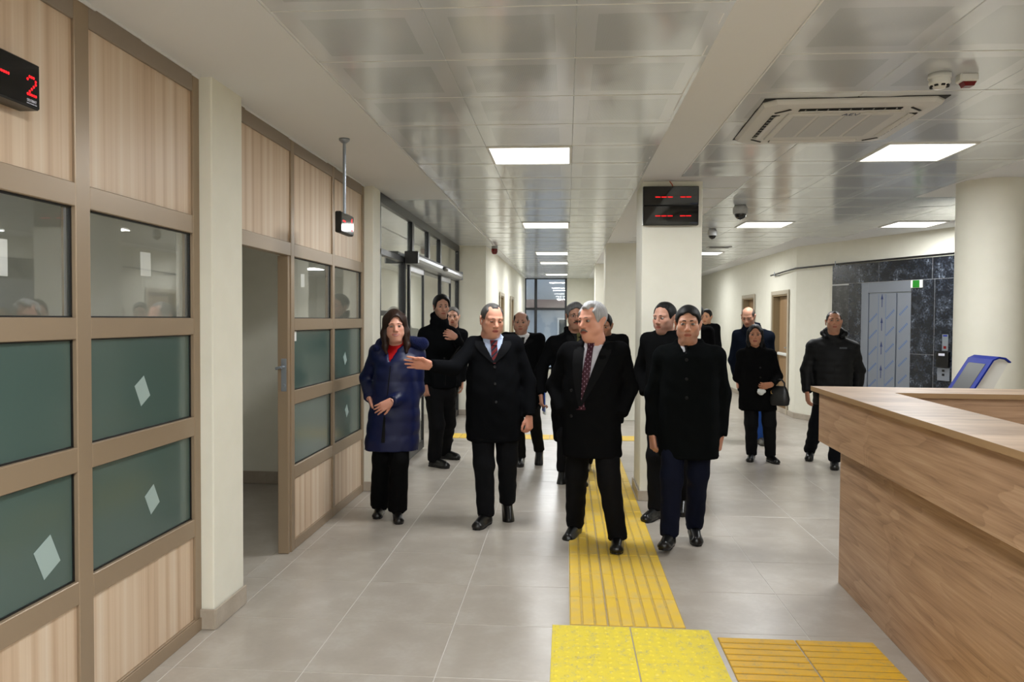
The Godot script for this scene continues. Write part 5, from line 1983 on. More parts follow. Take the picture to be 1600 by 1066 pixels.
	for bt in p.get("buttons", []):
		var z: float = F.coat.front(bt[0], bt[1], F.coat.everything())
		if is_nan(z):
			continue
		var m := MB.new()
		m.lathe(Vector3(bt[0], bt[1], z - 0.002), [[0.012, 0.0], [0.012, 0.004], [0.009, 0.006], [0.0, 0.006]], 12, Vector3.BACK)
		put("button", m, cloth(Color(0.10, 0.098, 0.095), 0.75, 0.3), o)
	for x in p.get("rolls", []):
		var rm := MB.new()
		var RS: SDF = F["roll " + x[0]]
		rm.raw(RS.V, RS.NN, RS.I)
		put(x[0], rm, M.fur if x[0] == "fur_trim" else cloth(x[3], 0.6, 0.25), o)
	for x in p.get("patches", []):
		var pm: Material = x[3] if x[3] is Material else cloth(x[3], 0.6, 0.3)
		if F[x[1]].V.size() == 0:
			continue
		put(x[0], patch(F[x[1]], x[2], 4, x[4], 0.008), pm, o)
	p.node = o


func hair_mat(c: Color, soft: bool) -> StandardMaterial3D:
	var key := "hair %s" % c
	if not M.has(key):
		var m := mat(Color(1, 1, 1), 0.55 if not soft else 0.42, 0, 0.35)
		var im := streak(128, 128, 1, 16, 0.12, 3, 90)
		var tex := ramp([im], [1.0], [0.1, 0.9], [c * Color(0.8, 0.8, 0.8), c * Color(1.15, 1.15, 1.15)])
		tri(m, tex, Vector3(9, 2.2, 9), false)
		m.heightmap_enabled = true
		m.heightmap_texture = ImageTexture.create_from_image(im)
		m.heightmap_scale = 0.1
		M[key] = m
	return M[key]


func build_people() -> void:
	M.skin = vmat(0.5, 0.4)
	M.skin.subsurf_scatter_enabled = true
	M.skin.subsurf_scatter_strength = 0.08
	M.eye = vmat(0.15, 0.6)
	M.fur = bump(mat(Color(0.05, 0.085, 0.24), 0.9, 0, 0.2), noise(0.09, 3, 33), 1.2)
	M.fur.uv1_triplanar = true
	M.fur.uv1_scale = Vector3.ONE * 5.0
	M.fur.rim_enabled = true
	M.fur.rim = 0.6
	var sh := shoe_field(false)
	for d in people_list():
		person(d)
	var id := WorkerThreadPool.add_group_task(func(k: int) -> void: jobs[k].run(), jobs.size())
	WorkerThreadPool.wait_for_group_task_completion(id)
	var m := MB.new()
	m.raw(sh.V, sh.NN, sh.I)
	shoe_mesh = m.mesh()
	sole = sole_mesh().mesh()
	for p in crowd:
		finish(p)
	carried()


func people_list() -> Array:
	return [
		{at = Vector2(-1.400, -6.020), turn = 0.175, sh = [Vector3(-0.085, 1.329, -0.010), Vector3(0.227, 1.314, -0.010)], el = [Vector3(-0.179, 1.107, -0.130), Vector3(0.227, 1.023, -0.020)], wr = [Vector3(-0.144, 0.971, 0.050), Vector3(0.036, 0.959, 0.185)], hip = [Vector3(-0.033, 0.874, -0.000), Vector3(0.102, 0.873, -0.000)], an = [Vector3(-0.075, 0.088, -0.163), Vector3(0.076, 0.088, 0.009)], head_at = Vector3(0.052, 1.532, 0.030), rings = [[0.558, 0.027, 0.216, 0.150, 0.000], [0.721, 0.039, 0.208, 0.150, 0.000], [0.874, 0.050, 0.198, 0.145, 0.010], [1.001, 0.057, 0.185, 0.140, 0.010], [1.128, 0.057, 0.175, 0.135, 0.010], [1.269, 0.064, 0.158, 0.125, 0.000], [1.349, 0.070, 0.126, 0.085, -0.020]], shoe = [[-0.10, 0.00], [0.10, 0.00]], label = "woman in a long quilted blue coat with fur trimmed hood, smiling, leftmost", female = true, coat = Color(0.035, 0.075, 0.235), coat_rough = 0.42, coat_spec = 0.4, quilt = 0.006, quilt_step = 0.105, puff = 0.006, collar = 0.7, rolls = [["fur_trim", 0.010, 0.011, Color.BLACK, [[Vector3(-0.050, 1.395, -0.010), Vector3(-0.090, 1.361, 0.050), 0.042, 0.036], [Vector3(-0.050, 1.395, -0.010), Vector3(-0.010, 1.433, -0.100), 0.042, 0.042], [Vector3(-0.010, 1.433, -0.100), Vector3(0.123, 1.433, -0.100), 0.042, 0.042], [Vector3(0.123, 1.433, -0.100), Vector3(0.191, 1.405, -0.020), 0.042, 0.044], [Vector3(0.191, 1.395, -0.020), Vector3(0.262, 1.397, 0.020), 0.048, 0.050]]]], folds = 0.0022, vee = [1.255, 1.414, 0.017, 0.046, 0.064], shirt_name = "scarf", shirt_color = Color(0.62, 0.02, 0.04), lapels = false, leg = [0.088, 0.072, 0.078], shoe_size = 0.88, trouser_color = Color(0.035, 0.035, 0.04), yaw = 0.10, roll = 0.05, head_size = 0.97, look = {skin = Color(0.83, 0.62, 0.54), hair = "long", hair_color = Color(0.17, 0.105, 0.08), volume = 0.017, lips = Color(0.72, 0.34, 0.34), brow = 0.75, wide = 0.98, fat = 0.35, smile = 1.0}, hands = [{side = 0, dir = Vector3(0.35, -0.9, 0.25), palm = Vector3(0.9, 0.3, -0.1), thumb = -1.0, curl = 0.5, size = 0.9}, {side = 1, dir = Vector3(-0.85, -0.5, 0.05), palm = Vector3(-0.1, -0.1, -1.0), thumb = 1.0, curl = 0.22, spread = 0.9, size = 0.92, tuck = 0.0}], patches = [["zip", "coat", [[1.227, 0.021, 0.028], [1.088, 0.006, 0.014], [0.890, -0.015, -0.008], [0.731, -0.025, -0.018]], Color(0.02, 0.025, 0.05), 0.004], ["coat_opening", "coat", [[0.840, -0.027, -0.018], [0.741, -0.037, -0.015], [0.632, -0.047, -0.017]], Color(0.015, 0.015, 0.02), 0.003]]},
		{at = Vector2(-1.300, -8.200), turn = 0.663, sh = [Vector3(-0.209, 1.438, -0.060), Vector3(0.081, 1.425, 0.060)], el = [Vector3(-0.259, 1.133, -0.065), Vector3(0.046, 1.263, 0.310)], wr = [Vector3(-0.244, 0.895, 0.025), Vector3(-0.116, 1.408, 0.445)], hip = [Vector3(-0.132, 0.820, -0.000), Vector3(0.023, 0.813, -0.000)], an = [Vector3(-0.072, 0.088, -0.084), Vector3(0.257, 0.088, -0.455)], head_at = Vector3(-0.051, 1.717, 0.030), rings = [[0.857, -0.043, 0.174, 0.140, 0.000], [0.967, -0.048, 0.186, 0.140, 0.000], [1.172, -0.060, 0.198, 0.140, 0.000], [1.363, -0.061, 0.193, 0.125, 0.000], [1.485, -0.031, 0.122, 0.090, -0.020]], shoe = [[0.35, 0.00], [0.50, 0.00]], label = "dark haired man in black jacket and black trousers holding a hand near his chin", coat = Color(0.055, 0.06, 0.068), coat_name = "jacket", collar = 1.6, collar_up = 0.035, tall = 1.82, creases = 0.004, leg = [0.10, 0.082, 0.072], shoe_size = 1.06, yaw = -0.30, pitch = -0.02, look = {skin = Color(0.70, 0.53, 0.45), hair_color = Color(0.03, 0.03, 0.034), volume = 0.018, hairline = 0.072, beard = 0.45, brow = 1.35, gaze = Vector3(0.1, 0.05, 1)}, hands = [{side = 0, dir = Vector3(0.1, -1, 0.1), palm = Vector3(0.9, 0.0, -0.3), thumb = -1.0, curl = 0.75}, {side = 1, dir = Vector3(-0.8, 0.35, 0.25), palm = Vector3(-0.2, 0.0, -1.0), thumb = 1.0, curl = 0.75, tuck = 0.2}], buttons = [[-0.079, 1.179]], patches = [["zip", "coat", [[1.313, -0.057, -0.045], [1.111, -0.064, -0.052], [0.889, -0.070, -0.059]], Color(0.02, 0.02, 0.022), 0.003]]},
		{at = Vector2(-1.420, -9.650), turn = 0.175, sh = [Vector3(-0.191, 1.402, -0.010), Vector3(0.122, 1.403, -0.010)], el = [Vector3(-0.230, 1.096, -0.010), Vector3(0.147, 1.096, -0.010)], wr = [Vector3(-0.214, 0.840, 0.010), Vector3(0.115, 0.807, 0.010)], hip = [Vector3(-0.110, 0.871, -0.000), Vector3(0.019, 0.871, -0.000)], an = [Vector3(-0.159, 0.088, -0.141), Vector3(-0.099, 0.088, -0.389)], head_at = Vector3(-0.005, 1.620, 0.030), rings = [[0.742, -0.037, 0.145, 0.145, 0.000], [1.016, -0.038, 0.152, 0.140, 0.000], [1.298, -0.035, 0.148, 0.125, 0.000], [1.451, -0.031, 0.112, 0.090, 0.000]], shoe = [[0.10, 0.00], [0.50, 0.00]], label = "grey haired man in black mostly hidden behind the man holding his chin", coarse = 1.35, coat = Color(0.06, 0.063, 0.07), yaw = -0.1, look = {skin = Color(0.74, 0.56, 0.47), hair_color = Color(0.36, 0.35, 0.34), volume = 0.007, beard = 0.5, brow = 1.3, brow_color = Color(0.12, 0.11, 0.11)}, hands = [{side = 0, dir = Vector3(0.05, -1, 0.15), palm = Vector3(1, 0, 0), thumb = -1.0, curl = 0.5}, {side = 1, dir = Vector3(0, -1, 0.15), palm = Vector3(-1, 0, 0), thumb = 1.0, curl = 0.5}]},
		{at = Vector2(-0.555, -5.930), turn = 0.140, sh = [Vector3(-0.156, 1.399, -0.000), Vector3(0.154, 1.410, -0.000)], el = [Vector3(-0.307, 1.223, 0.175), Vector3(0.270, 1.114, -0.000)], wr = [Vector3(-0.475, 1.259, 0.385), Vector3(0.269, 0.856, 0.080)], hip = [Vector3(-0.095, 0.896, 0.000), Vector3(0.093, 0.896, -0.000)], an = [Vector3(-0.055, 0.088, -0.013), Vector3(0.123, 0.158, -0.165)], head_at = Vector3(-0.016, 1.587, 0.035), rings = [[0.658, 0.008, 0.220, 0.165, 0.000], [0.848, 0.002, 0.218, 0.165, 0.015], [1.046, -0.003, 0.212, 0.160, 0.020], [1.218, -0.006, 0.199, 0.140, 0.010], [1.380, 0.004, 0.165, 0.115, 0.000], [1.449, 0.011, 0.109, 0.085, -0.010]], shoe = [[-0.45, 0.00], [0.05, 0.75]], label = "man in a long black overcoat with red striped tie, arm stretched out, speaking", coat = Color(0.062, 0.066, 0.076), coat_name = "overcoat", trouser_color = Color(0.07, 0.073, 0.085), leg = [0.10, 0.080, 0.066], vee = [1.265, 1.457, -0.007, -0.011, 0.082], shirt_color = Color(0.72, 0.78, 0.90), shirt_collar = true, tie = [[1.414, -0.029, 0.019], [1.356, -0.026, 0.022], [1.317, -0.024, 0.022], [1.279, -0.019, 0.015], [1.255, -0.009, 0.005]], tie_mat = tie_stripe(), tie_label = "dark red tie with navy stripes", yaw = 0.30, pitch = 0.16, roll = -0.03, head_size = 1.03, look = {skin = Color(0.83, 0.61, 0.52), hair_color = Color(0.30, 0.295, 0.29), receding = 1.5, volume = 0.005, hairline = 0.094, fat = 0.8, wide = 1.03, nose = 1.15, brow = 0.9, brow_color = Color(0.2, 0.18, 0.17), sleepy = 0.8, gaze = Vector3(0.1, -0.4, 1), lips = Color(0.68, 0.36, 0.34)}, hands = [{side = 0, dir = Vector3(-0.98, 0.16, 0.0), palm = Vector3(-0.08, -0.2, 1.0), thumb = 1.0, curl = 0.14, spread = 0.8, tuck = 0.6, size = 1.08}, {side = 1, dir = Vector3(0.0, -0.95, 0.1), palm = Vector3(-0.75, 0.1, -0.7), thumb = -1.0, curl = 0.95}], buttons = [[-0.001, 1.232], [0.002, 1.107], [0.010, 0.972]]},
		{at = Vector2(-0.470, -8.500), turn = 0.000, sh = [Vector3(-0.197, 1.388, 0.000), Vector3(0.170, 1.383, 0.000)], el = [Vector3(-0.245, 1.076, 0.000), Vector3(0.221, 1.067, 0.000)], wr = [Vector3(-0.213, 0.796, 0.025), Vector3(0.217, 0.787, 0.025)], hip = [Vector3(-0.080, 0.795, 0.000), Vector3(0.082, 0.797, 0.000)], an = [Vector3(-0.019, 0.088, 0.055), Vector3(0.181, 0.158, -0.006)], head_at = Vector3(-0.027, 1.558, 0.030), rings = [[0.598, -0.001, 0.198, 0.150, 0.000], [0.846, -0.006, 0.194, 0.150, 0.000], [1.093, -0.011, 0.190, 0.140, 0.000], [1.333, -0.013, 0.183, 0.125, 0.000], [1.438, -0.021, 0.113, 0.090, 0.000]], shoe = [[0.00, 0.00], [0.00, 0.70]], label = "balding man in black coat behind the outstretched arm man and the glasses wearer", coarse = 1.2, coat = Color(0.056, 0.058, 0.062), coat_name = "coat", trouser_color = Color(0.085, 0.08, 0.075), vee = [1.302, 1.406, 0.001, 0.000, 0.056], shirt_color = Color(0.80, 0.80, 0.80), shirt_collar = true, tie = [[1.378, -0.013, 0.015], [1.309, -0.013, 0.015], [1.253, -0.012, 0.015]], tie_mat = cloth(Color(0.05, 0.05, 0.055), 0.6, 0.3), tie_label = "black tie", look = {skin = Color(0.70, 0.53, 0.45), hair_color = Color(0.10, 0.09, 0.085), bald = 0.95, volume = 0.004, fat = 0.7, wide = 1.06, beard = 0.35, brow = 1.1}, hands = [{side = 0, dir = Vector3(0.05, -1, 0.1), palm = Vector3(1, 0, -0.2), thumb = -1.0, curl = 0.6}, {side = 1, dir = Vector3(-0.05, -1, 0.1), palm = Vector3(-1, 0, -0.2), thumb = 1.0, curl = 0.6}]},
		{at = Vector2(0.060, -7.620), turn = 0.000, sh = [Vector3(-0.190, 1.368, 0.000), Vector3(0.223, 1.372, 0.000)], el = [Vector3(-0.314, 1.077, 0.000), Vector3(0.295, 1.090, 0.000)], wr = [Vector3(-0.302, 0.861, 0.125), Vector3(0.273, 0.868, 0.115)], hip = [Vector3(-0.060, 0.833, 0.000), Vector3(0.090, 0.835, 0.000)], an = [Vector3(-0.086, 0.128, 0.039), Vector3(0.100, 0.088, 0.120)], head_at = Vector3(0.027, 1.628, 0.030), rings = [[0.392, 0.028, 0.204, 0.160, 0.000], [0.645, 0.023, 0.226, 0.165, 0.000], [0.898, 0.018, 0.229, 0.165, 0.000], [1.118, 0.016, 0.223, 0.155, 0.000], [1.339, 0.024, 0.201, 0.135, 0.000], [1.452, 0.029, 0.125, 0.100, 0.000]], shoe = [[-0.10, 0.50], [0.10, 0.00]], label = "grey haired man with glasses in a black coat half hidden behind the white haired man", coarse = 1.1, tall = 1.80, coat = Color(0.05, 0.052, 0.057), collar = 1.5, vee = [1.312, 1.467, 0.059, 0.052, 0.055], shirt_color = Color(0.05, 0.065, 0.055), tie = [[1.442, 0.046, 0.071], [1.374, 0.044, 0.071], [1.300, 0.047, 0.072]], tie_mat = cloth(Color(0.35, 0.33, 0.2), 0.6, 0.3), tie_label = "olive patterned tie", yaw = 0.12, look = {skin = Color(0.66, 0.49, 0.41), hair_color = Color(0.37, 0.37, 0.375), volume = 0.016, rough = 0.003, hairline = 0.062, glasses = true, wide = 1.05, fat = 0.3, beard = 0.4, brow = 1.3, brow_color = Color(0.12, 0.12, 0.12), moustache = Color(0.25, 0.22, 0.2)}, hands = [{side = 0, dir = Vector3(0.1, -1, 0.2), palm = Vector3(0.9, 0, -0.2), thumb = -1.0, curl = 0.75, tuck = 0.6}, {side = 1, dir = Vector3(-0.05, -1, 0.1), palm = Vector3(-1, 0, -0.2), thumb = 1.0, curl = 0.6}]},
		{at = Vector2(0.200, -5.420), turn = -0.209, sh = [Vector3(-0.189, 1.370, -0.000), Vector3(0.172, 1.381, 0.000)], el = [Vector3(-0.301, 1.114, -0.055), Vector3(0.238, 1.118, -0.090)], wr = [Vector3(-0.215, 0.944, 0.075), Vector3(0.193, 0.944, 0.055)], hip = [Vector3(-0.098, 0.908, 0.000), Vector3(0.065, 0.915, -0.000)], an = [Vector3(-0.181, 0.088, -0.263), Vector3(0.169, 0.088, -0.012)], head_at = Vector3(-0.015, 1.583, 0.040), rings = [[0.646, -0.014, 0.209, 0.165, 0.000], [0.877, -0.018, 0.206, 0.165, 0.015], [1.057, -0.018, 0.205, 0.165, 0.020], [1.213, -0.013, 0.206, 0.150, 0.010], [1.347, -0.002, 0.202, 0.130, 0.000], [1.422, -0.005, 0.139, 0.095, -0.010]], shoe = [[-0.15, 0.12], [0.10, -0.08]], label = "white haired man with moustache and maroon dotted tie, hands in overcoat pockets", coat = Color(0.062, 0.064, 0.07), coat_name = "overcoat", trouser_color = Color(0.065, 0.065, 0.072), leg = [0.10, 0.078, 0.067], vee = [1.006, 1.475, -0.065, 0.012, 0.070], shirt_color = Color(0.82, 0.82, 0.86), shirt_collar = true, tie = [[1.414, -0.034, 0.006], [1.331, -0.044, 0.002], [1.244, -0.057, -0.004], [1.157, -0.074, -0.014], [1.069, -0.086, -0.022], [0.981, -0.099, -0.030], [0.937, -0.089, -0.045], [0.915, -0.072, -0.065]], tie_mat = tie_dots(), tie_label = "maroon tie with small pale dots", yaw = -0.52, pitch = 0.02, roll = 0.04, head_size = 1.06, look = {skin = Color(0.84, 0.61, 0.52), hair_color = Color(0.66, 0.66, 0.67), volume = 0.013, hairline = 0.072, receding = 1.1, moustache = Color(0.42, 0.40, 0.39), nose = 1.15, fat = 0.5, brow = 0.9, brow_color = Color(0.35, 0.33, 0.32)}, buttons = [[-0.133, 1.109], [-0.131, 0.934]]},
		{at = Vector2(0.420, -8.050), turn = -0.070, sh = [Vector3(-0.161, 1.392, -0.000), Vector3(0.155, 1.388, -0.000)], el = [Vector3(-0.213, 1.109, -0.040), Vector3(0.217, 1.114, -0.070)], wr = [Vector3(-0.193, 0.885, 0.070), Vector3(0.205, 0.890, 0.040)], hip = [Vector3(-0.064, 0.928, 0.000), Vector3(0.081, 0.930, -0.000)], an = [Vector3(-0.200, 0.088, -0.150), Vector3(0.050, 0.088, 0.150)], head_at = Vector3(-0.029, 1.532, 0.030), rings = [[0.530, 0.012, 0.171, 0.150, 0.000], [0.863, 0.006, 0.168, 0.150, 0.000], [1.095, 0.004, 0.168, 0.140, 0.000], [1.320, -0.002, 0.164, 0.125, 0.000], [1.426, -0.016, 0.105, 0.090, 0.000]], shoe = [[-0.10, 0.00], [0.10, 0.00]], label = "dark haired man in black hidden right behind the white haired man's ear", coarse = 1.4, coat = Color(0.056, 0.058, 0.064), yaw = -0.15, pitch = 0.2, collar = 1.2, look = {skin = Color(0.66, 0.47, 0.37), hair_color = Color(0.035, 0.03, 0.03), volume = 0.010, beard = 0.4, brow = 1.2}, hands = [{side = 0, dir = Vector3(0.05, -1, 0.15), palm = Vector3(1, 0, 0), thumb = -1.0, curl = 0.5}, {side = 1, dir = Vector3(0, -1, 0.15), palm = Vector3(-1, 0, 0), thumb = 1.0, curl = 0.5}]},
		{at = Vector2(0.830, -6.380), turn = -0.279, sh = [Vector3(-0.163, 1.431, -0.000), Vector3(0.143, 1.436, -0.000)], el = [Vector3(-0.242, 1.175, -0.100), Vector3(0.194, 1.177, -0.105)], wr = [Vector3(-0.183, 0.983, 0.010), Vector3(0.182, 0.988, 0.025)], hip = [Vector3(-0.068, 0.913, 0.000), Vector3(0.067, 0.918, 0.000)], an = [Vector3(-0.058, 0.088, 0.159), Vector3(0.118, 0.148, -0.087)], head_at = Vector3(-0.028, 1.611, 0.040), rings = [[0.527, 0.009, 0.144, 0.150, 0.000], [0.758, -0.004, 0.160, 0.150, 0.000], [0.994, -0.012, 0.165, 0.150, 0.000], [1.203, -0.014, 0.165, 0.140, 0.000], [1.397, -0.011, 0.154, 0.125, 0.000], [1.491, -0.010, 0.105, 0.095, 0.000]], shoe = [[-0.35, 0.00], [0.10, 0.55]], label = "dark haired man looking left in black coat, between the square pillar and the front man", coat = Color(0.06, 0.062, 0.066), collar = 1.3, leg = [0.095, 0.075, 0.066], yaw = -0.42, pitch = 0.05, head_size = 1.02, look = {skin = Color(0.74, 0.56, 0.48), hair_color = Color(0.06, 0.058, 0.058), volume = 0.009, hairline = 0.088, receding = 1.25, beard = 0.6, fat = 0.4, wide = 1.03, brow = 1.1, gaze = Vector3(-0.4, 0, 1)}, folds = 0.0025},
		{at = Vector2(0.830, -5.440), turn = -0.140, sh = [Vector3(-0.156, 1.349, -0.010), Vector3(0.199, 1.354, -0.010)], el = [Vector3(-0.225, 1.069, -0.050), Vector3(0.258, 1.079, -0.080)], wr = [Vector3(-0.225, 0.788, -0.010), Vector3(0.243, 0.792, -0.040)], hip = [Vector3(-0.072, 0.926, -0.000), Vector3(0.106, 0.931, -0.000)], an = [Vector3(-0.099, 0.108, 0.035), Vector3(0.077, 0.108, -0.235)], head_at = Vector3(0.011, 1.565, 0.030), rings = [[0.643, 0.024, 0.208, 0.155, 0.000], [0.839, 0.023, 0.205, 0.155, 0.000], [1.063, 0.024, 0.202, 0.150, 0.000], [1.218, 0.024, 0.199, 0.140, 0.000], [1.343, 0.021, 0.197, 0.125, 0.000], [1.418, 0.018, 0.130, 0.095, -0.010]], shoe = [[-0.20, -0.10], [0.10, 0.10]], label = "young dark haired man in buttoned black coat and navy trousers, front right, facing ahead", coat = Color(0.052, 0.060, 0.064), coat_name = "coat", trouser_color = Color(0.068, 0.082, 0.145), collar = 1.2, collar_up = 0.012, leg = [0.096, 0.076, 0.064], vee = [1.365, 1.439, -0.009, -0.018, 0.034], shirt_color = Color(0.72, 0.72, 0.74), lapels = false, tie = [[1.418, -0.010, 0.007], [1.387, -0.007, 0.008], [1.365, -0.005, 0.004]], tie_mat = cloth(Color(0.05, 0.05, 0.06), 0.6, 0.3), tie_label = "black tie", yaw = -0.02, head_size = 1.04, look = {skin = Color(0.75, 0.56, 0.465), hair_color = Color(0.04, 0.036, 0.036), volume = 0.010, hairline = 0.062, beard = 0.45, fat = 0.35, brow = 1.3, nose = 1.05}, hands = [{side = 0, dir = Vector3(0.12, -1, 0.12), palm = Vector3(0.9, 0.0, -0.5), thumb = -1.0, curl = 1.0, tuck = 0.6}, {side = 1, dir = Vector3(-0.22, -1, 0.15), palm = Vector3(-0.85, 0.0, -0.5), thumb = 1.0, curl = 0.85, tuck = 0.5}], buttons = [[0.004, 1.324], [0.005, 1.194], [0.007, 1.068]]},
		{at = Vector2(2.240, -12.800), turn = -0.244, sh = [Vector3(-0.094, 1.474, 0.000), Vector3(0.190, 1.477, -0.000)], el = [Vector3(-0.120, 1.170, 0.000), Vector3(0.224, 1.176, -0.000)], wr = [Vector3(-0.096, 0.909, 0.010), Vector3(0.208, 0.917, 0.015)], hip = [Vector3(-0.005, 0.921, 0.000), Vector3(0.127, 0.924, 0.000)], an = [Vector3(-0.100, 0.088, 0.050), Vector3(0.100, 0.088, -0.100)], head_at = Vector3(0.038, 1.647, 0.030), rings = [[0.818, 0.057, 0.142, 0.150, 0.000], [1.184, 0.052, 0.152, 0.140, 0.000], [1.413, 0.049, 0.152, 0.125, 0.000], [1.527, 0.043, 0.100, 0.090, 0.000]], shoe = [[-0.10, 0.00], [0.10, 0.00]], label = "young man in black looking left, far behind the front man's shoulder", coarse = 1.6, coat = Color(0.06, 0.062, 0.066), yaw = -0.25, collar = 1.3, look = {skin = Color(0.80, 0.60, 0.47), hair_color = Color(0.04, 0.035, 0.03), volume = 0.011, beard = 0.4, brow = 1.3}, hands = [{side = 0, dir = Vector3(0.05, -1, 0.15), palm = Vector3(1, 0, 0), thumb = -1.0, curl = 0.5}, {side = 1, dir = Vector3(0, -1, 0.15), palm = Vector3(-1, 0, 0), thumb = 1.0, curl = 0.5}]},
		{at = Vector2(1.500, -9.300), turn = -0.175, sh = [Vector3(-0.149, 1.467, 0.000), Vector3(0.176, 1.463, 0.000)], el = [Vector3(-0.183, 1.169, 0.000), Vector3(0.216, 1.176, -0.010)], wr = [Vector3(-0.164, 0.896, 0.020), Vector3(0.198, 0.904, 0.010)], hip = [Vector3(-0.060, 0.912, -0.000), Vector3(0.087, 0.916, 0.000)], an = [Vector3(-0.100, 0.088, -0.100), Vector3(0.100, 0.088, 0.100)], head_at = Vector3(0.027, 1.643, 0.030), rings = [[0.610, 0.032, 0.163, 0.150, 0.000], [0.839, 0.029, 0.163, 0.150, 0.000], [1.143, 0.026, 0.162, 0.140, 0.000], [1.393, 0.023, 0.162, 0.125, 0.000], [1.514, 0.017, 0.100, 0.090, 0.000]], shoe = [[-0.10, 0.00], [0.10, 0.00]], label = "black haired man in black almost hidden behind the front right man's head", coarse = 1.4, knee = 0.03, coat = Color(0.055, 0.055, 0.06), tall = 1.8, yaw = -0.2, collar = 1.2, look = {skin = Color(0.74, 0.56, 0.46), hair_color = Color(0.03, 0.03, 0.03), volume = 0.016, beard = 0.4, brow = 1.2}, hands = [{side = 0, dir = Vector3(0.05, -1, 0.15), palm = Vector3(1, 0, 0), thumb = -1.0, curl = 0.5}, {side = 1, dir = Vector3(0, -1, 0.15), palm = Vector3(-1, 0, 0), thumb = 1.0, curl = 0.5}]},
		{at = Vector2(2.360, -10.150), turn = -0.175, sh = [Vector3(-0.158, 1.411, 0.000), Vector3(0.236, 1.399, 0.000)], el = [Vector3(-0.209, 1.079, 0.000), Vector3(0.264, 1.071, 0.000)], wr = [Vector3(-0.151, 0.825, 0.020), Vector3(0.227, 0.801, 0.020)], hip = [Vector3(-0.000, 0.876, 0.000), Vector3(0.149, 0.880, -0.000)], an = [Vector3(0.069, 0.088, -0.273), Vector3(0.151, 0.088, -0.030)], head_at = Vector3(-0.030, 1.643, 0.060), rings = [[0.679, 0.046, 0.193, 0.145, 0.000], [0.820, 0.044, 0.201, 0.145, 0.000], [1.108, 0.040, 0.209, 0.145, 0.000], [1.339, 0.033, 0.205, 0.130, 0.000], [1.471, 0.039, 0.142, 0.100, 0.000]], shoe = [[-0.10, 0.00], [0.20, 0.00]], label = "bald man in a navy hooded jacket and jeans looking down behind the woman", coarse = 1.15, tall = 1.80, coat = Color(0.055, 0.075, 0.115), coat_name = "jacket", coat_rough = 0.6, collar = 1.9, collar_up = 0.02, trouser_color = Color(0.16, 0.30, 0.58), shoe_color = Color(0.26, 0.25, 0.22), yaw = -0.28, pitch = 0.36, head_size = 1.02, look = {skin = Color(0.74, 0.55, 0.46), hair_color = Color(0.30, 0.27, 0.25), bald = 1.0, volume = 0.0055, beard = 0.6, brow = 0.9, brow_color = Color(0.2, 0.17, 0.15), sleepy = 1.0}, hands = [{side = 0, dir = Vector3(0.1, -1, 0.15), palm = Vector3(1, 0, -0.2), thumb = -1.0, curl = 0.5}, {side = 1, dir = Vector3(-0.1, -1, 0.15), palm = Vector3(-1, 0, -0.2), thumb = 1.0, curl = 0.5}]},
		{at = Vector2(2.200, -8.850), turn = -0.209, sh = [Vector3(-0.225, 1.218, 0.000), Vector3(0.091, 1.223, 0.000)], el = [Vector3(-0.270, 0.941, 0.000), Vector3(0.169, 0.967, 0.000)], wr = [Vector3(-0.034, 0.876, 0.010), Vector3(0.093, 0.895, 0.205)], hip = [Vector3(-0.122, 0.793, 0.000), Vector3(0.056, 0.799, 0.000)], an = [Vector3(-0.102, 0.088, -0.109), Vector3(0.101, 0.088, -0.056)], head_at = Vector3(-0.084, 1.430, 0.030), rings = [[0.586, -0.047, 0.210, 0.145, 0.000], [0.773, -0.060, 0.192, 0.140, 0.000], [0.954, -0.066, 0.182, 0.130, 0.000], [1.156, -0.066, 0.165, 0.115, 0.000], [1.256, -0.067, 0.100, 0.085, -0.010]], shoe = [[-0.15, 0.00], [0.45, 0.00]], label = "black haired woman in black coat with clasped hands and a handbag on her arm", female = true, coat = Color(0.058, 0.058, 0.06), collar = 1.3, collar_up = 0.02, leg = [0.092, 0.074, 0.060], shoe_size = 0.9, yaw = -0.02, pitch = -0.06, head_size = 0.98, look = {skin = Color(0.70, 0.50, 0.39), hair = "pulled", hair_color = Color(0.035, 0.03, 0.03), volume = 0.010, brow = 0.9, lips = Color(0.60, 0.32, 0.28)}, hands = [{side = 0, dir = Vector3(0.85, 0.0, 0.3), palm = Vector3(0.2, 0.1, -1.0), thumb = -1.0, curl = 0.45, size = 0.92, tuck = 0.2}, {side = 1, dir = Vector3(-0.85, -0.15, 0.35), palm = Vector3(-0.2, 0.3, -1.0), thumb = 1.0, curl = 0.55, size = 0.92, tuck = 0.3}], buttons = [[-0.027, 1.071], [-0.026, 0.964]]},
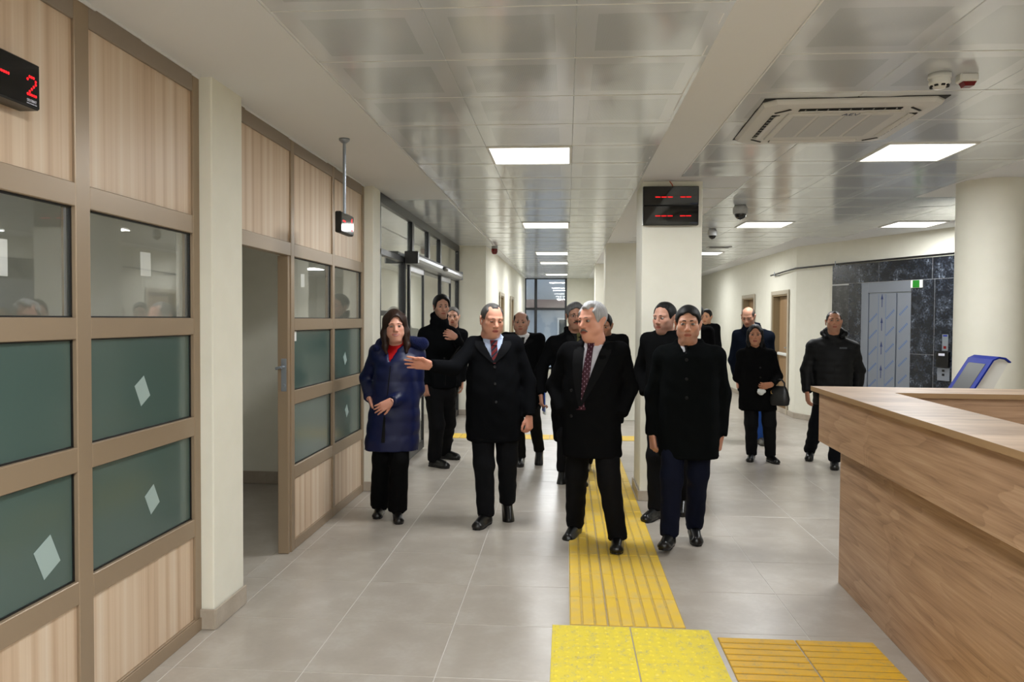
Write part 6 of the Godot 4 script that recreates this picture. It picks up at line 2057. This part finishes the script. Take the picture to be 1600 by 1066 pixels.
		{at = Vector2(2.870, -8.780), turn = -0.279, sh = [Vector3(-0.132, 1.314, -0.000), Vector3(0.267, 1.307, 0.000)], el = [Vector3(-0.200, 1.034, -0.000), Vector3(0.341, 1.044, -0.080)], wr = [Vector3(-0.192, 0.807, 0.105), Vector3(0.331, 0.791, -0.060)], hip = [Vector3(-0.024, 0.768, -0.000), Vector3(0.147, 0.775, -0.000)], an = [Vector3(-0.142, 0.108, -0.294), Vector3(0.100, 0.088, 0.153)], head_at = Vector3(0.073, 1.586, 0.030), rings = [[0.673, 0.076, 0.203, 0.150, 0.000], [0.865, 0.070, 0.206, 0.150, 0.010], [1.077, 0.069, 0.209, 0.150, 0.010], [1.282, 0.073, 0.196, 0.135, 0.000], [1.388, 0.075, 0.121, 0.090, -0.010]], shoe = [[-0.10, 0.10], [-0.05, 0.00]], label = "short haired man in black puffer jacket and dark trousers behind the counter corner", coat = Color(0.058, 0.06, 0.066), coat_name = "puffer_jacket", coat_rough = 0.6, coat_spec = 0.3, quilt = 0.006, quilt_step = 0.07, puff = 0.008, collar = 1.6, collar_up = 0.03, rolls = [["hood", 0.012, 0.002, Color(0.055, 0.057, 0.063), [[Vector3(-0.004, 1.417, 0.075), Vector3(-0.035, 1.457, -0.000), 0.020, 0.026], [Vector3(-0.035, 1.457, -0.000), Vector3(0.021, 1.492, -0.090), 0.028, 0.034], [Vector3(0.021, 1.492, -0.090), Vector3(0.139, 1.493, -0.090), 0.034, 0.034], [Vector3(0.139, 1.493, -0.090), Vector3(0.187, 1.460, 0.000), 0.034, 0.028], [Vector3(0.187, 1.460, 0.000), Vector3(0.151, 1.419, 0.075), 0.026, 0.020]]]], trouser_color = Color(0.06, 0.068, 0.085), leg = [0.095, 0.078, 0.066], creases = 0.005, yaw = 0.06, pitch = -0.16, look = {skin = Color(0.70, 0.51, 0.41), hair_color = Color(0.10, 0.085, 0.08), volume = 0.004, hairline = 0.078, receding = 1.2, beard = 0.4, brow = 1.1, fat = 0.1}, hands = [{side = 0, dir = Vector3(0.12, -1, 0.12), palm = Vector3(0.9, 0.0, -0.4), thumb = -1.0, curl = 0.45}, {side = 1, dir = Vector3(-0.1, -1, 0.12), palm = Vector3(-0.9, 0.0, -0.4), thumb = 1.0, curl = 0.45}], patches = [["chest_logo", "coat", [[1.310, 0.130, 0.206], [1.292, 0.130, 0.207]], Color(0.30, 0.31, 0.33), 0.004], ["zip", "coat", [[1.384, 0.071, 0.079], [1.120, 0.076, 0.083], [0.884, 0.079, 0.087]], Color(0.02, 0.02, 0.022), 0.004]]},
	]


func tie_stripe() -> StandardMaterial3D:
	if not M.has("tie_stripe"):
		var im := Image.create(64, 64, false, Image.FORMAT_RGB8)
		for y in 64:
			for x in 64:
				var s := (x + y) % 32
				im.set_pixel(x, y, Color(0.42, 0.035, 0.07) if s < 17 else (Color(0.08, 0.06, 0.16) if s < 29 else Color(0.35, 0.2, 0.25)))
		M.tie_stripe = tri(mat(Color.WHITE, 0.5, 0, 0.4), ImageTexture.create_from_image(im), Vector3.ONE * 11.0, false)
	return M.tie_stripe


func tie_dots() -> StandardMaterial3D:
	if not M.has("tie_dots"):
		var im := Image.create(64, 64, false, Image.FORMAT_RGB8)
		im.fill(Color(0.22, 0.05, 0.12))
		for c in [Vector2i(8, 8), Vector2i(40, 8), Vector2i(24, 24), Vector2i(56, 24), Vector2i(8, 40), Vector2i(40, 40), Vector2i(24, 56), Vector2i(56, 56)]:
			for y in range(-4, 5):
				for x in range(-2, 3):
					im.set_pixel((c.x + x + 64) % 64, (c.y + y + 64) % 64, Color(0.60, 0.50, 0.58))
		M.tie_dots = tri(mat(Color.WHITE, 0.5, 0, 0.4), ImageTexture.create_from_image(im), Vector3.ONE * 15.0, false)
	return M.tie_dots


# a point of a person's frame in the room
func of(k: int, v: Vector3) -> Vector3:
	return crowd[k].node.transform * v


func carried() -> void:
	# handbag on the forearm of the woman in black
	var o := thing("handbag", "black leather handbag with a gold clasp hanging from the woman's forearm", "handbag", Vector3(2.352, 0.66, -8.70), -0.5)
	var rows := []
	for q in [[0.0, 0.086, 0.050], [0.012, 0.100, 0.058], [0.07, 0.108, 0.060], [0.15, 0.092, 0.046], [0.20, 0.070, 0.026], [0.215, 0.060, 0.014]]:
		var row := PackedVector3Array()
		for k in 24:
			var a := TAU * k / 24
			var c := cos(a)
			var s := sin(a)
			row.append(Vector3(signf(s) * pow(absf(s), 0.6) * q[1], q[0], signf(c) * pow(absf(c), 0.7) * q[2]))
		rows.append(row)
	var m := MB.new()
	m.grid(rows, true, true, true)
	put("bag_body", m, cloth(Color(0.055, 0.055, 0.06), 0.35, 0.5), o)
	m = MB.new()
	for z in [-0.012, 0.02]:
		m.tube([Vector3(-0.055, 0.195, z), Vector3(-0.05, 0.25, z), Vector3(-0.02, 0.285, z), Vector3(0.02, 0.285, z), Vector3(0.05, 0.25, z), Vector3(0.055, 0.195, z)], 0.006, 8)
	put("strap", m, cloth(Color(0.05, 0.05, 0.055), 0.4, 0.5), o)
	m = MB.new()
	m.tube([Vector3(-0.075, 0.165, 0.052), Vector3(-0.082, 0.15, 0.054), Vector3(-0.075, 0.132, 0.058), Vector3(-0.062, 0.13, 0.06)], 0.004, 8)
	put("clasp", m, mat(Color(0.75, 0.6, 0.35), 0.3, 0.8), o)
	# crumpled tissue in her hands
	o = thing("paper_tissue", "crumpled white paper tissue held in the clasped hands of the woman in black", "tissue", Vector3(2.140, 0.815, -8.655), -0.2)
	m = MB.new()
	var f := noise(9.0, 2, 8)
	rows = []
	for a in 11:
		var la := PI * a / 10 - PI / 2
		var row := PackedVector3Array()
		for k in 16:
			var lo := TAU * k / 16
			var d := Vector3(sin(lo) * cos(la), sin(la), cos(lo) * cos(la))
			row.append(d * Vector3(0.044, 0.036, 0.026) * (1.0 + 0.28 * f.get_noise_3dv(d * 0.12)))
		rows.append(row)
	m.grid(rows, true)
	put("tissue", m, M.paper, o)
	# folder in the glasses wearer's hand
	o = thing("paper_folder", "blue and white folded papers held by the grey haired man with glasses", "folder", Vector3(-0.205, 0.80, -7.50), 0.25)
	put("papers", boxm(Vector3(-0.005, -0.13, -0.06), Vector3(0.005, 0.08, 0.05), 0.001), M.paper, o)
	put("blue_cover", boxm(Vector3(-0.012, -0.10, -0.065), Vector3(-0.0055, 0.085, 0.05), 0.001), mat(Color(0.16, 0.30, 0.62), 0.4), o)
